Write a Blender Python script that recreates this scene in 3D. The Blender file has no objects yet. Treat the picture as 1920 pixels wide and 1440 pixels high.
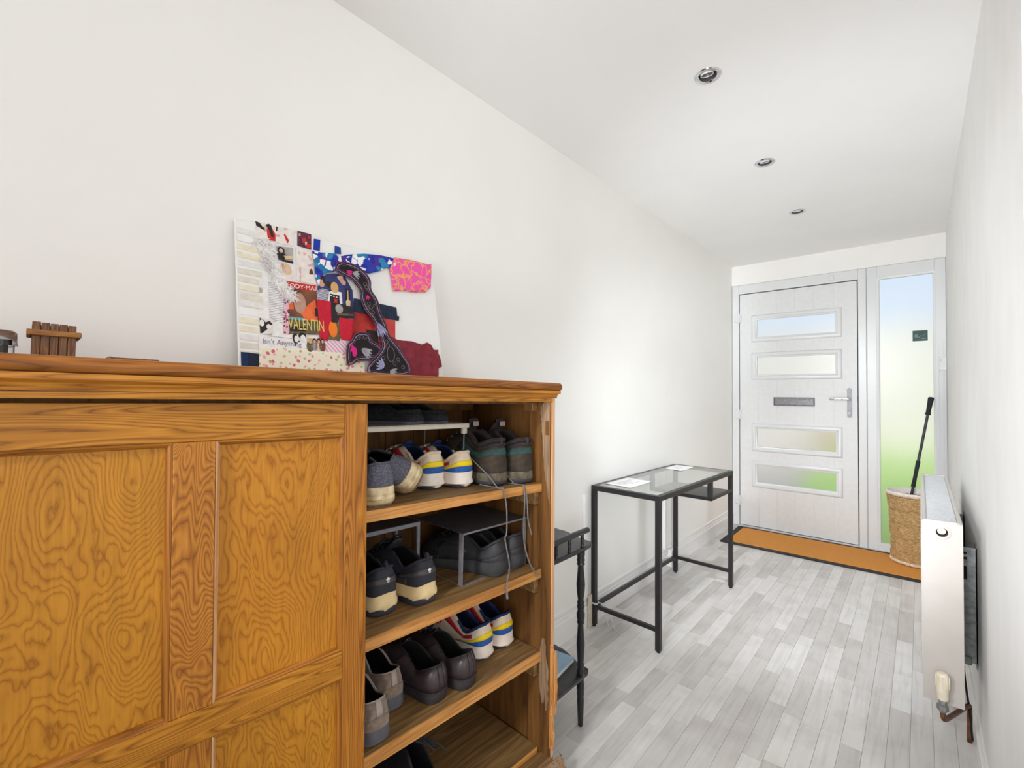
import bpy, bmesh, math, random
from mathutils import Vector, Matrix, noise as mnoise
random.seed(7)
PI = math.pi
SC = bpy.context.scene
COL = SC.collection

# ------------------------------------------------------------------ camera
CAM_F, CAM_YAW, CAM_PITCH, CAM_ROLL, CAM_H = 860.0, 0.7271, 0.01604, 0.00501, 1.235
def make_camera():
    cy, sy, cp, sp = math.cos(CAM_YAW), math.sin(CAM_YAW), math.cos(CAM_PITCH), math.sin(CAM_PITCH)
    f = Vector((-sy*cp, cy*cp, sp)); r = Vector((cy, sy, 0)); u = r.cross(f)
    r2 = r*math.cos(CAM_ROLL) + u*math.sin(CAM_ROLL); u2 = -r*math.sin(CAM_ROLL) + u*math.cos(CAM_ROLL)
    cd = bpy.data.cameras.new('camera'); co = bpy.data.objects.new('camera', cd); COL.objects.link(co)
    cd.sensor_width = 36; cd.lens = 36*CAM_F/1920; cd.clip_start = 0.02
    m = Matrix((r2, u2, -f)).transposed().to_4x4(); m.translation = (0, 0, CAM_H)
    co.matrix_world = m; SC.camera = co
make_camera()

# ------------------------------------------------------------------ light, sky, exposure
def lin(c): return tuple((x/255/12.92 if x/255 <= .04045 else ((x/255+.055)/1.055)**2.4) for x in c)
W = bpy.data.worlds.new('sky'); SC.world = W; W.use_nodes = True
W.node_tree.nodes['Background'].inputs[0].default_value = (.72, .85, 1.0, 1)
W.node_tree.nodes['Background'].inputs[1].default_value = .74
def area(name, loc, direction, sx, sy, watts, col=(1, 1, 1)):
    d = bpy.data.lights.new(name, 'AREA'); d.shape = 'RECTANGLE'; d.size = sx; d.size_y = sy; d.energy = watts; d.color = col
    o = bpy.data.objects.new(name, d); COL.objects.link(o); o.location = loc
    o.rotation_euler = Vector(direction).to_track_quat('-Z', 'Y').to_euler()
    return o
def spot(name, loc, target, watts, angle, radius, col=(1, 1, 1)):
    d = bpy.data.lights.new(name, 'SPOT'); d.energy = watts; d.spot_size = math.radians(angle); d.spot_blend = .8; d.shadow_soft_size = radius; d.color = col
    o = bpy.data.objects.new(name, d); COL.objects.link(o); o.location = loc
    o.rotation_euler = (Vector(target)-Vector(loc)).to_track_quat('-Z', 'Y').to_euler()
    return o
area('fill_area_rear', (0.6, -5.4, 1.35), (0, 1, 0), 2.6, 2.0, 62, (.97, .985, 1))  # added fill light at an unseen opening behind the camera
area('fill_area_side', (2.72, -.6, 1.45), (-1, .25, 0), 2.4, 1.9, 25, (1, .98, .94))  # added fill from the unseen side room, reaches the cabinet front
spot('fill_spot_right', (1.15, -1.3, 1.5), (-1.33, 4.3, .85), 480, 34, .2, (.90, .955, 1))  # added unseen spot that fills the far left wall
spot('fill_spot_left', (-1.0, -1.2, 1.95), (.15, 3.0, .95), 230, 36, .2, (.94, .975, 1))  # added out of view to brighten the right wall
spot('fill_spot_low', (-.15, .05, .25), (-.50, 3.9, 2.42), 110, 54, .15, (.94, .975, 1))  # low spot added below the frame to brighten the far ceiling
spot('fill_spot_rear', (-.25, -1.6, .85), (-.58, 2.6, 2.62), 140, 44, .2, (.94, .975, 1))  # unseen spot added behind the camera as ceiling fill
spot('fill_spot_high', (-.3, -1.6, 2.25), (-.8, 3.2, -.2), 150, 40, .15, (.92, .965, 1))  # added high up behind the camera to lift the floor
spot('fill_spot_overhead', (-.58, .87, 2.40), (-.62, 3.7, .0), 100, 50, .05, (.92, .965, 1))     # added fill above the near hall, unseen, aimed at the far floor
sun = bpy.data.lights.new('sun', 'SUN'); sun.energy = 1.45; sun.angle = .6; sun.color = (1, .97, .92)
so = bpy.data.objects.new('sun', sun); COL.objects.link(so); so.rotation_euler = (math.radians(50), 0, math.radians(35))
vs = SC.view_settings
SC.display_settings.display_device = 'sRGB'
vs.view_transform = 'Standard'; vs.look = 'None'; vs.gamma = 1; vs.use_curve_mapping = False; vs.exposure = 0.38
SC.cycles.use_denoising = True
SC.cycles.max_bounces = 14; SC.cycles.diffuse_bounces = 8; SC.cycles.transmission_bounces = 10
SC.cycles.sample_clamp_indirect = 6.0

# ------------------------------------------------------------------ materials
def new_mat(name):
    m = bpy.data.materials.new(name); m.use_nodes = True
    nt = m.node_tree; b = nt.nodes['Principled BSDF']
    return m, nt, b
def N(nt, t, **kw):
    n = nt.nodes.new(t)
    for k, v in kw.items():
        if k.startswith('i_'):
            key = k[2:]; key = int(key) if key.isdigit() else key
            n.inputs[key].default_value = v
        else: setattr(n, k, v)
    return n
def ramp(nt, stops, interp='LINEAR'):
    r = nt.nodes.new('ShaderNodeValToRGB'); cr = r.color_ramp; cr.interpolation = interp
    while len(cr.elements) < len(stops): cr.elements.new(.5)
    for e, (p, c) in zip(cr.elements, stops): e.position = p; e.color = (*c, 1)
    return r
def pm(name, c1, c2=None, scale=40, rough=.5, bump=0.0, metallic=0, detail=3, spec=.5, sheen=0, lo=.35, hi=.65, stretch=None, coat=0):
    """noise mixed two-tone surface with optional relief"""
    m, nt, b = new_mat(name); L = nt.links
    c1 = lin(c1); c2 = lin(c2) if c2 else tuple(x*.88 for x in c1)
    tc = N(nt, 'ShaderNodeTexCoord'); no = N(nt, 'ShaderNodeTexNoise'); no.inputs['Scale'].default_value = scale; no.inputs['Detail'].default_value = detail
    if stretch:
        mp = N(nt, 'ShaderNodeMapping'); mp.inputs['Scale'].default_value = stretch
        L.new(tc.outputs['Object'], mp.inputs[0]); L.new(mp.outputs[0], no.inputs['Vector'])
    else: L.new(tc.outputs['Object'], no.inputs['Vector'])
    r = ramp(nt, [(lo, c2), (hi, c1)]); L.new(no.outputs['Fac'], r.inputs[0]); L.new(r.outputs[0], b.inputs['Base Color'])
    b.inputs['Roughness'].default_value = rough; b.inputs['Metallic'].default_value = metallic; b.inputs['Specular IOR Level'].default_value = spec
    if sheen: b.inputs['Sheen Weight'].default_value = sheen
    if coat: b.inputs['Coat Weight'].default_value = coat
    if bump:
        bp = N(nt, 'ShaderNodeBump'); bp.inputs['Strength'].default_value = bump; bp.inputs['Distance'].default_value = .002
        L.new(no.outputs['Fac'], bp.inputs['Height']); L.new(bp.outputs[0], b.inputs['Normal'])
    return m
def wood(name, base, dark, light, grain='z', freq=9, across=6, along=1.2, jag=.25, rough=.5, offset=(0, 0, 0), line=.16, scratch=True, soft=.5, coat=.15, ndet=1.8):
    """plain sawn / rotary cut grain: contour lines of a stretched noise field"""
    m, nt, b = new_mat(name); L = nt.links
    tc = N(nt, 'ShaderNodeTexCoord'); mp = N(nt, 'ShaderNodeMapping')
    s = [across]*3; s['xyz'.index(grain)] = along
    mp.inputs['Scale'].default_value = s; mp.inputs['Location'].default_value = offset
    L.new(tc.outputs['Object'], mp.inputs[0])
    n1 = N(nt, 'ShaderNodeTexNoise'); n1.inputs['Scale'].default_value = 1.0; n1.inputs['Detail'].default_value = ndet; n1.inputs['Roughness'].default_value = .5; n1.inputs['Distortion'].default_value = .35
    L.new(mp.outputs[0], n1.inputs['Vector'])
    mp2 = N(nt, 'ShaderNodeMapping'); s2 = [across*11]*3; s2['xyz'.index(grain)] = along*6; mp2.inputs['Scale'].default_value = s2
    L.new(tc.outputs['Object'], mp2.inputs[0])
    n2 = N(nt, 'ShaderNodeTexNoise'); n2.inputs['Scale'].default_value = 1.0; n2.inputs['Detail'].default_value = 3
    L.new(mp2.outputs[0], n2.inputs['Vector'])
    mul = N(nt, 'ShaderNodeMath', operation='MULTIPLY'); mul.inputs[1].default_value = freq; L.new(n1.outputs['Fac'], mul.inputs[0])
    ad = N(nt, 'ShaderNodeMath', operation='MULTIPLY_ADD'); ad.inputs[1].default_value = jag; L.new(n2.outputs['Fac'], ad.inputs[0]); L.new(mul.outputs[0], ad.inputs[2])
    fr = N(nt, 'ShaderNodeMath', operation='FRACT'); L.new(ad.outputs[0], fr.inputs[0])
    mid = tuple((a+b_)/2 for a, b_ in zip(lin(base), lin(dark)))
    r = ramp(nt, [(0, lin(dark)), (line*.4, mid), (line, lin(base)), (.55, lin(light)), (max(.6, 1-soft), lin(base)), (.96, mid), (1, lin(dark))]); L.new(fr.outputs[0], r.inputs[0])
    # fibre tone
    mp3 = N(nt, 'ShaderNodeMapping'); s3 = [220]*3; s3['xyz'.index(grain)] = 7; mp3.inputs['Scale'].default_value = s3; L.new(tc.outputs['Object'], mp3.inputs[0])
    n3 = N(nt, 'ShaderNodeTexNoise'); n3.inputs['Scale'].default_value = 1; n3.inputs['Detail'].default_value = 4; L.new(mp3.outputs[0], n3.inputs['Vector'])
    rr = ramp(nt, [(.3, (.80, .78, .74)), (.7, (1.1, 1.1, 1.1))]); L.new(n3.outputs['Fac'], rr.inputs[0])
    mx = N(nt, 'ShaderNodeMix', data_type='RGBA', blend_type='MULTIPLY'); mx.inputs[0].default_value = .8
    L.new(r.outputs[0], mx.inputs[6]); L.new(rr.outputs[0], mx.inputs[7])
    # large blotches
    n4 = N(nt, 'ShaderNodeTexNoise'); n4.inputs['Scale'].default_value = 5; n4.inputs['Detail'].default_value = 2; L.new(tc.outputs['Object'], n4.inputs['Vector'])
    r4 = ramp(nt, [(.3, (.86, .83, .78)), (.7, (1.06, 1.05, 1.03))]); L.new(n4.outputs['Fac'], r4.inputs[0])
    mx2 = N(nt, 'ShaderNodeMix', data_type='RGBA', blend_type='MULTIPLY'); mx2.inputs[0].default_value = 1
    L.new(mx.outputs[2], mx2.inputs[6]); L.new(r4.outputs[0], mx2.inputs[7])
    out = mx2.outputs[2]
    if scratch:
        v = N(nt, 'ShaderNodeTexNoise'); v.inputs['Scale'].default_value = 60; v.inputs['Detail'].default_value = 5; L.new(tc.outputs['Object'], v.inputs['Vector'])
        rs = ramp(nt, [(.70, (0, 0, 0)), (.76, (1, 1, 1))]); L.new(v.outputs['Fac'], rs.inputs[0])
        mx3 = N(nt, 'ShaderNodeMix', data_type='RGBA'); mx3.inputs[7].default_value = (*lin(light), 1)
        mm = N(nt, 'ShaderNodeMath', operation='MULTIPLY'); mm.inputs[1].default_value = .5; L.new(rs.outputs[0], mm.inputs[0]); L.new(mm.outputs[0], mx3.inputs[0])
        L.new(out, mx3.inputs[6]); out = mx3.outputs[2]
    L.new(out, b.inputs['Base Color'])
    b.inputs['Roughness'].default_value = rough; b.inputs['Coat Weight'].default_value = coat; b.inputs['Coat Roughness'].default_value = .35; b.inputs['Specular IOR Level'].default_value = .3
    bp = N(nt, 'ShaderNodeBump'); bp.inputs['Strength'].default_value = .12; bp.inputs['Distance'].default_value = .001
    L.new(n3.outputs['Fac'], bp.inputs['Height']); L.new(bp.outputs[0], b.inputs['Normal'])
    return m
def glass_mat(name, rough, col=(1, 1, 1), ior=1.45, bumpscale=0, bump=0):
    m, nt, b = new_mat(name)
    b.inputs['Base Color'].default_value = (*col, 1); b.inputs['Transmission Weight'].default_value = 1; b.inputs['Roughness'].default_value = rough; b.inputs['IOR'].default_value = ior
    tc = N(nt, 'ShaderNodeTexCoord'); no = N(nt, 'ShaderNodeTexNoise'); no.inputs['Scale'].default_value = bumpscale or 8; nt.links.new(tc.outputs['Object'], no.inputs['Vector'])
    if bump:
        bp = N(nt, 'ShaderNodeBump'); bp.inputs['Strength'].default_value = bump; bp.inputs['Distance'].default_value = .001
        nt.links.new(no.outputs['Fac'], bp.inputs['Height']); nt.links.new(bp.outputs[0], b.inputs['Normal'])
    return m
def plank_mat():
    m, nt, b = new_mat('grey_washed_plank'); L = nt.links
    oi = N(nt, 'ShaderNodeObjectInfo'); tc = N(nt, 'ShaderNodeTexCoord')
    cmb = N(nt, 'ShaderNodeVectorMath', operation='MULTIPLY_ADD'); cmb.inputs[1].default_value = (1, 1, 1)
    sh = N(nt, 'ShaderNodeVectorMath', operation='SCALE'); sh.inputs['Scale'].default_value = 37
    cx = N(nt, 'ShaderNodeCombineXYZ'); L.new(oi.outputs['Random'], cx.inputs[0]); L.new(oi.outputs['Random'], cx.inputs[1]); L.new(cx.outputs[0], sh.inputs[0])
    L.new(tc.outputs['Object'], cmb.inputs[0]); L.new(sh.outputs[0], cmb.inputs[2])
    mp = N(nt, 'ShaderNodeMapping'); mp.inputs['Scale'].default_value = (60, 4, 60); L.new(cmb.outputs[0], mp.inputs[0])
    no = N(nt, 'ShaderNodeTexNoise'); no.inputs['Scale'].default_value = 1; no.inputs['Detail'].default_value = 5; no.inputs['Distortion'].default_value = .6; L.new(mp.outputs[0], no.inputs['Vector'])
    r = ramp(nt, [(.25, (.86, .85, .84)), (.5, (1, 1, 1)), (.8, (1.06, 1.06, 1.05))]); L.new(no.outputs['Fac'], r.inputs[0])
    rb = ramp(nt, [(0, lin((200, 195, 191))), (.3, lin((211, 207, 204))), (.6, lin((221, 218, 215))), (1, lin((228, 226, 223)))]); L.new(oi.outputs['Random'], rb.inputs[0])
    mx = N(nt, 'ShaderNodeMix', data_type='RGBA', blend_type='MULTIPLY'); mx.inputs[0].default_value = 1; L.new(rb.outputs[0], mx.inputs[6]); L.new(r.outputs[0], mx.inputs[7])
    n2 = N(nt, 'ShaderNodeTexNoise'); n2.inputs['Scale'].default_value = 7; n2.inputs['Detail'].default_value = 3; L.new(cmb.outputs[0], n2.inputs['Vector'])
    r2 = ramp(nt, [(.3, (.88, .87, .87)), (.55, (1, 1, 1))]); L.new(n2.outputs['Fac'], r2.inputs[0])
    mx2 = N(nt, 'ShaderNodeMix', data_type='RGBA', blend_type='MULTIPLY'); mx2.inputs[0].default_value = 1; L.new(mx.outputs[2], mx2.inputs[6]); L.new(r2.outputs[0], mx2.inputs[7])
    L.new(mx2.outputs[2], b.inputs['Base Color']); b.inputs['Roughness'].default_value = .38; b.inputs['Specular IOR Level'].default_value = .45
    return m
def voro_mat(name, cols, bg, scale, thr=.3, rough=.85, mode='spots', zscale=1):
    m, nt, b = new_mat(name); L = nt.links
    tc = N(nt, 'ShaderNodeTexCoord'); mp = N(nt, 'ShaderNodeMapping'); L.new(tc.outputs['Object'], mp.inputs[0])
    no = N(nt, 'ShaderNodeTexNoise'); no.inputs['Scale'].default_value = scale*.8; L.new(mp.outputs[0], no.inputs['Vector'])
    ad = N(nt, 'ShaderNodeVectorMath', operation='MULTIPLY_ADD'); ad.inputs[1].default_value = ((.6 if mode != 'edges' else 1.8)/scale,)*3; L.new(no.outputs['Color'], ad.inputs[0]); L.new(mp.outputs[0], ad.inputs[2])
    vo = N(nt, 'ShaderNodeTexVoronoi'); vo.inputs['Scale'].default_value = scale; L.new(ad.outputs[0], vo.inputs['Vector'])
    if mode == 'edges': vo.feature = 'DISTANCE_TO_EDGE'
    stops = [(i/len(cols), lin(c)) for i, c in enumerate(cols)]
    if mode == 'edges':
        r = ramp(nt, [(0, lin(cols[0])), (thr, lin(cols[1])), (thr*1.6, lin(bg))]); L.new(vo.outputs['Distance'], r.inputs[0]); L.new(r.outputs[0], b.inputs['Base Color'])
    else:
        rc = ramp(nt, stops, 'CONSTANT'); sp = N(nt, 'ShaderNodeSeparateColor'); L.new(vo.outputs['Color'], sp.inputs[0]); L.new(sp.outputs[0], rc.inputs[0])
        rt = ramp(nt, [(thr*.8, (0, 0, 0)), (thr, (1, 1, 1))]); L.new(vo.outputs['Distance'], rt.inputs[0])
        mx = N(nt, 'ShaderNodeMix', data_type='RGBA'); mx.inputs[7].default_value = (*lin(bg), 1); L.new(rt.outputs[0], mx.inputs[0]); L.new(rc.outputs[0], mx.inputs[6]); L.new(mx.outputs[2], b.inputs['Base Color'])
    b.inputs['Roughness'].default_value = rough
    return m
def stripe_mat(name, c1, c2, rot, scale, duty=.5, rough=.85):
    m, nt, b = new_mat(name); L = nt.links
    tc = N(nt, 'ShaderNodeTexCoord'); mp = N(nt, 'ShaderNodeMapping'); mp.inputs['Rotation'].default_value = rot; L.new(tc.outputs['Object'], mp.inputs[0])
    wv = N(nt, 'ShaderNodeTexWave'); wv.inputs['Scale'].default_value = scale; wv.inputs['Distortion'].default_value = .3; L.new(mp.outputs[0], wv.inputs['Vector'])
    r = ramp(nt, [(duty-.08, lin(c1)), (duty+.08, lin(c2))]); L.new(wv.outputs['Fac'], r.inputs[0]); L.new(r.outputs[0], b.inputs['Base Color']); b.inputs['Roughness'].default_value = rough
    return m
def coir_mat():
    m = pm('coir', (228, 158, 72), (196, 126, 50), 260, .95, .8, detail=4)
    return m

M = {}
M['wall'] = pm('white_wall_paint', (241, 239, 235), (239, 237, 233), 3, .75, .04, detail=8)
M['wall_relief'] = pm('white_lining_paper', (240, 240, 239), (235, 235, 234), 5, .7, .16, detail=9, stretch=(1, 1.5, .9))
M['ceil'] = pm('white_ceiling_paint', (241, 240, 239), (239, 238, 237), 3, .8, .02)
M['trim'] = pm('white_gloss_trim', (236, 235, 233), (232, 231, 229), 5, .3)
M['upvc'] = pm('white_upvc', (222, 223, 224), (219, 220, 221), 5, .28)
M['door'] = pm('white_composite_door', (223, 223, 223), (219, 219, 219), 30, .4, .05)
M['gap'] = pm('dark_rubber_gasket', (40, 42, 46), None, 20, .7)
M['frost'] = glass_mat('frosted_glass', .24, bumpscale=300, bump=.25)
M['clear'] = glass_mat('clear_table_glass', .02, (.93, .98, .96))
M['jar'] = glass_mat('clear_plastic', .05, (.93, .95, .96))
M['chrome'] = pm('brushed_steel', (128, 126, 128), (112, 110, 114), 60, .42, 0, 1)
M['chrome2'] = pm('polished_chrome', (225, 226, 228), (200, 200, 204), 30, .12, 0, 1)
M['dark'] = pm('dark_void', (26, 24, 24), None, 20, .9)
M['plank'] = plank_mat(); M['slab'] = pm('grey_floor_core', (150, 146, 142), None, 20, .7)
M['coir'] = coir_mat(); M['rubber'] = pm('dark_rubber', (52, 49, 50), (40, 38, 40), 90, .8, .3)
M['blackmetal'] = pm('black_brown_powder_coat', (34, 31, 33), (28, 26, 27), 120, .4, .1)
M['shelfwood'] = pm('black_brown_board', (98, 93, 89), (84, 80, 76), 60, .4, .05)
M['paper'] = pm('white_paper', (240, 239, 241), (234, 233, 236), 12, .85)
M['ink'] = pm('grey_print', (150, 148, 155), None, 30, .9)
M['blackwood'] = pm('black_painted_wood', (37, 36, 40), (31, 31, 34), 50, .35, .05)
M['bookblue'] = pm('pale_blue_cover', (150, 186, 214), (140, 176, 206), 20, .4)
M['pages'] = stripe_mat('book_pages', (240, 236, 214), (212, 206, 180), (0, PI/2, 0), 260)
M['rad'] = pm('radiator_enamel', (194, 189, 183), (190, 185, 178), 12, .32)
M['radside'] = pm('darkened_radiator_side', (182, 176, 170), (178, 171, 164), 12, .4)  # creamier than the top, and darkened to offset the lamps on this end
M['radgrey'] = pm('radiator_grille', (205, 207, 210), None, 40, .4)
M['galv'] = pm('galvanised_steel', (150, 152, 152), (120, 122, 122), 60, .5, .1, .7)
M['cream'] = pm('aged_cream_plastic', (224, 214, 194), (208, 196, 172), 40, .5)
M['copper'] = pm('tarnished_copper', (128, 78, 56), (84, 52, 40), 50, .45, .1, .6)
M['wicker'] = pm('willow_wicker', (203, 170, 120), (170, 134, 86), 70, .7, .4)
M['wickerpale'] = pm('lit_willow', (228, 214, 196), (206, 186, 160), 60, .75, .4)  # paled so the rim looks overexposed by window light
M['rimglare'] = pm('rim_glare_white', (236, 228, 226), (224, 214, 212), 80, .9, .2)  # white for the window glare on the basket rim
M['pole'] = pm('dark_green_black_pole', (38, 52, 58), (28, 38, 44), 40, .4)
M['polegrip'] = pm('black_foam_grip', (30, 36, 40), None, 150, .8, .3)
M['string'] = pm('white_string', (232, 230, 226), None, 90, .9)
M['signgreen'] = pm('dark_green_sticker', (62, 88, 84), (52, 76, 72), 30, .6)
M['signmark'] = pm('pale_green_print', (110, 140, 132), None, 30, .6)
M['render'] = pm('cream_render', (234, 225, 215), (228, 218, 208), 6, .9)
M['lawn'] = pm('lawn_grass', (186, 214, 126), (164, 198, 100), 20, .9, .5)
M['paving'] = pm('grey_paving', (196, 190, 184), (180, 172, 166), 6, .85)
M['leaf'] = pm('ochre_leaf', (214, 160, 70), (180, 130, 50), 30, .8)
# cabinet timber
B0, D0, L0 = (186, 124, 40), (134, 78, 20), (198, 138, 54)
M['panel_a'] = wood('rotary_cut_veneer', (179, 120, 29), (144, 88, 15), (183, 124, 33), 'z', 50, 5.6, 2.7, 2.4, offset=(0, 3.1, 1.7), line=.2, soft=.3, coat=0, ndet=2.6)
M['panel_b'] = wood('rotary_cut_veneer_second', (182, 119, 29), (148, 88, 16), (187, 125, 34), 'z', 52, 5.8, 2.2, 2.4, offset=(1, 8.3, 4.2), line=.2, soft=.3, coat=0, ndet=2.6)
M['rail'] = wood('pitch_pine_horizontal', (176, 116, 31), (122, 72, 13), (184, 124, 38), 'y', 34, 17, 1.1, .7, offset=(0, .3, 2.2), line=.34, coat=0)
M['stile'] = wood('pitch_pine_vertical', (172, 109, 33), (120, 68, 19), (184, 122, 44), 'z', 36, 14, 1.0, .5, offset=(0, 5.2, .4), line=.35, coat=0)
M['muntin'] = wood('pitch_pine_wavy', (176, 113, 37), (126, 72, 21), (184, 122, 46), 'z', 42, 13, 4.0, .5, offset=(0, 1.2, 7.4), line=.35, coat=0)
M['bead'] = wood('pine_bead', (152, 94, 26), (106, 60, 12), (164, 104, 34), 'z', 8, 40, 1.5, .4, coat=0)
M['beadh'] = wood('pine_bead_horizontal', (160, 100, 30), (112, 64, 16), (176, 116, 48), 'y', 8, 40, 1.5, .4, coat=0)
M['topedge'] = wood('worn_top_board', (142, 86, 30), (98, 56, 18), (152, 96, 40), 'y', 12, 20, 1.4, .5, offset=(0, 1, 3), line=.3, coat=0)
M['mould'] = wood('pine_moulding', (178, 116, 36), (126, 73, 17), (188, 128, 46), 'y', 12, 34, 1.1, .5, line=.3, coat=0)
M['shelf'] = wood('dusty_pine_shelf', (136, 104, 64), (104, 78, 46), (150, 118, 76), 'y', 8, 14, 1.0, .6, rough=.6, offset=(2, .7, 0), line=.3, coat=0)
M['shelfedge'] = wood('lit_pine_shelf_edge', (196, 138, 74), (158, 102, 48), (204, 148, 86), 'y', 6, 40, 1.2, .5, rough=.55, coat=0)  # lighter pine, the light on the front edges put into the colour
M['inner'] = wood('brown_cabinet_lining', (114, 76, 36), (84, 53, 23), (122, 82, 40), 'z', 5, 9, 1.1, .8, rough=.6, offset=(4, 2, 1), line=.3, coat=0)
M['raw'] = wood('raw_split_pine', (150, 122, 96), (112, 88, 66), (166, 138, 112), 'z', 7, 50, 2, .6, rough=.8, coat=0)
M['rawbright'] = wood('fresh_split_pine', (206, 142, 78), (150, 92, 44), (220, 164, 102), 'z', 8, 70, 2, .6, rough=.8, coat=0)
M['sideedge'] = wood('pinkish_pine_edge', (206, 158, 116), (176, 122, 80), (216, 172, 132), 'z', 6, 60, 1.2, .5, coat=0)
M['boxwood'] = wood('dark_stained_slat', (110, 70, 36), (70, 40, 20), (134, 90, 46), 'z', 8, 90, 9, .5)
M['boxband'] = wood('amber_stained_band', (150, 98, 36), (104, 62, 20), (164, 110, 44), 'y', 7, 90, 9, .5)

# ------------------------------------------------------------------ mesh helpers
class MB:
    def __init__(s): s.bm = bmesh.new(); s.mi = 0
    def _set(s, faces):
        for f in faces: f.material_index = s.mi
    def box(s, x0, x1, y0, y1, z0, z1, bev=0, mat=None, seg=1):
        m = bmesh.new()
        vs = [m.verts.new((x, y, z)) for x in (x0, x1) for y in (y0, y1) for z in (z0, z1)]
        for q in ((0, 1, 3, 2), (4, 6, 7, 5), (0, 4, 5, 1), (2, 3, 7, 6), (0, 2, 6, 4), (1, 5, 7, 3)): m.faces.new([vs[i] for i in q])
        if bev: bmesh.ops.bevel(m, geom=list(m.edges), offset=bev, segments=seg, affect='EDGES')
        if mat is not None: bmesh.ops.transform(m, matrix=mat, verts=m.verts)
        return s.join(m)
    def join(s, m):
        bmesh.ops.recalc_face_normals(m, faces=m.faces)
        me = bpy.data.meshes.new('tmp'); m.to_mesh(me); m.free()
        n = len(s.bm.faces); s.bm.from_mesh(me); bpy.data.meshes.remove(me)
        s.bm.faces.ensure_lookup_table()
        s._set(s.bm.faces[n:]); return s
    def prism(s, pts, axis, a, b, bev=0):
        """closed 2D outline in the other two axes (cyclic order), extruded along axis from a to b"""
        m = bmesh.new()
        def P(p, t):
            if axis == 'x': return (t, p[0], p[1])
            if axis == 'y': return (p[0], t, p[1])
            return (p[0], p[1], t)
        A = [m.verts.new(P(p, a)) for p in pts]; Bv = [m.verts.new(P(p, b)) for p in pts]
        m.faces.new(A); m.faces.new(Bv[::-1])
        for i in range(len(pts)):
            j = (i+1) % len(pts); m.faces.new((A[i], Bv[i], Bv[j], A[j]))
        bmesh.ops.recalc_face_normals(m, faces=m.faces)
        bmesh.ops.triangulate(m, faces=[f for f in m.faces if len(f.verts) > 4])
        if bev: bmesh.ops.bevel(m, geom=list(m.edges), offset=bev, segments=1, affect='EDGES')
        return s.join(m)
    def loft(s, rings, close=True, cap0=False, cap1=False):
        m = bmesh.new(); R = [[m.verts.new(p) for p in r] for r in rings]
        for a, b in zip(R, R[1:]):
            n = len(a)
            for i in range(n if close else n-1):
                j = (i+1) % n
                try: m.faces.new((a[i], a[j], b[j], b[i]))
                except ValueError: pass
        if cap0: m.faces.new(R[0])
        if cap1: m.faces.new(R[-1])
        return s.join(m)
    def lathe(s, prof, n=20, mat=None, cap=True):
        rings = [[(r*math.cos(2*PI*i/n), r*math.sin(2*PI*i/n), z) for i in range(n)] for r, z in prof]
        if mat is not None: rings = [[mat @ Vector(p) for p in r] for r in rings]
        return s.loft(rings, True, cap, cap)
    def tube(s, path, r, n=8, cap=True):
        path = [Vector(p) for p in path]; rings = []; prev = None
        for i, p in enumerate(path):
            t = (path[min(i+1, len(path)-1)] - path[max(i-1, 0)]).normalized()
            up = prev if prev is not None else (Vector((0, 0, 1)) if abs(t.z) < .9 else Vector((1, 0, 0)))
            a = (up - t*up.dot(t)).normalized(); b = t.cross(a); prev = a
            rr = r(i/(len(path)-1)) if callable(r) else r
            rings.append([p + a*rr*math.cos(2*PI*k/n) + b*rr*math.sin(2*PI*k/n) for k in range(n)])
        return s.loft(rings, True, cap, cap)
    def grid(s, rows):
        return s.loft(rows, False)
    def done(s, name, mats, parent=None, smooth=False, warp=None, kind=None, label=None, angle=40):
        if warp:
            for v in s.bm.verts: v.co = warp(v.co)
        me = bpy.data.meshes.new(name); s.bm.to_mesh(me); s.bm.free()
        for m in (mats if isinstance(mats, (list, tuple)) else [mats]): me.materials.append(m)
        if smooth:
            me.polygons.foreach_set('use_smooth', [True]*len(me.polygons))
            if angle < 180: me.set_sharp_from_angle(angle=math.radians(angle))
        return link(name, me, parent, kind, label)
def link(name, me, parent=None, kind=None, label=None):
    o = bpy.data.objects.new(name, me); COL.objects.link(o)
    if parent: o.parent = parent
    if kind: o['kind'] = kind
    if label: o['label'] = label
    return o
def thing(name, label, cat, loc=(0, 0, 0), rot=(0, 0, 0), group=None):
    o = bpy.data.objects.new(name, None); COL.objects.link(o); o.location = loc; o.rotation_euler = rot; o.empty_display_size = .05
    o['label'] = label; o['category'] = cat
    if group: o['group'] = group
    return o
def tag(o, label, cat, group=None):
    o['label'] = label; o['category'] = cat
    if group: o['group'] = group
    return o
def struct_empty(name, loc=(0, 0, 0)):
    o = bpy.data.objects.new(name, None); COL.objects.link(o); o.location = loc; o['kind'] = 'structure'; o.empty_display_size = .05
    return o
def copy_tree(o, parent=None):
    c = o.copy(); COL.objects.link(c)
    if parent: c.parent = parent
    for ch in list(o.children): copy_tree(ch, c)
    return c
def catmull(pts, n, closed=False):
    out = []; m = len(pts); segs = m if closed else m-1
    for i in range(segs):
        p0, p1, p2, p3 = (pts[(i-1) % m], pts[i], pts[(i+1) % m], pts[(i+2) % m]) if closed else (pts[max(i-1, 0)], pts[i], pts[i+1], pts[min(i+2, m-1)])
        for k in range(n):
            t = k/n
            out.append(tuple(.5*((2*b)+(-a+c)*t+(2*a-5*b+4*c-d)*t*t+(-a+3*b-3*c+d)*t**3) for a, b, c, d in zip(p0, p1, p2, p3)))
    if not closed: out.append(tuple(pts[-1]))
    return out
TXT = {}
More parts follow.
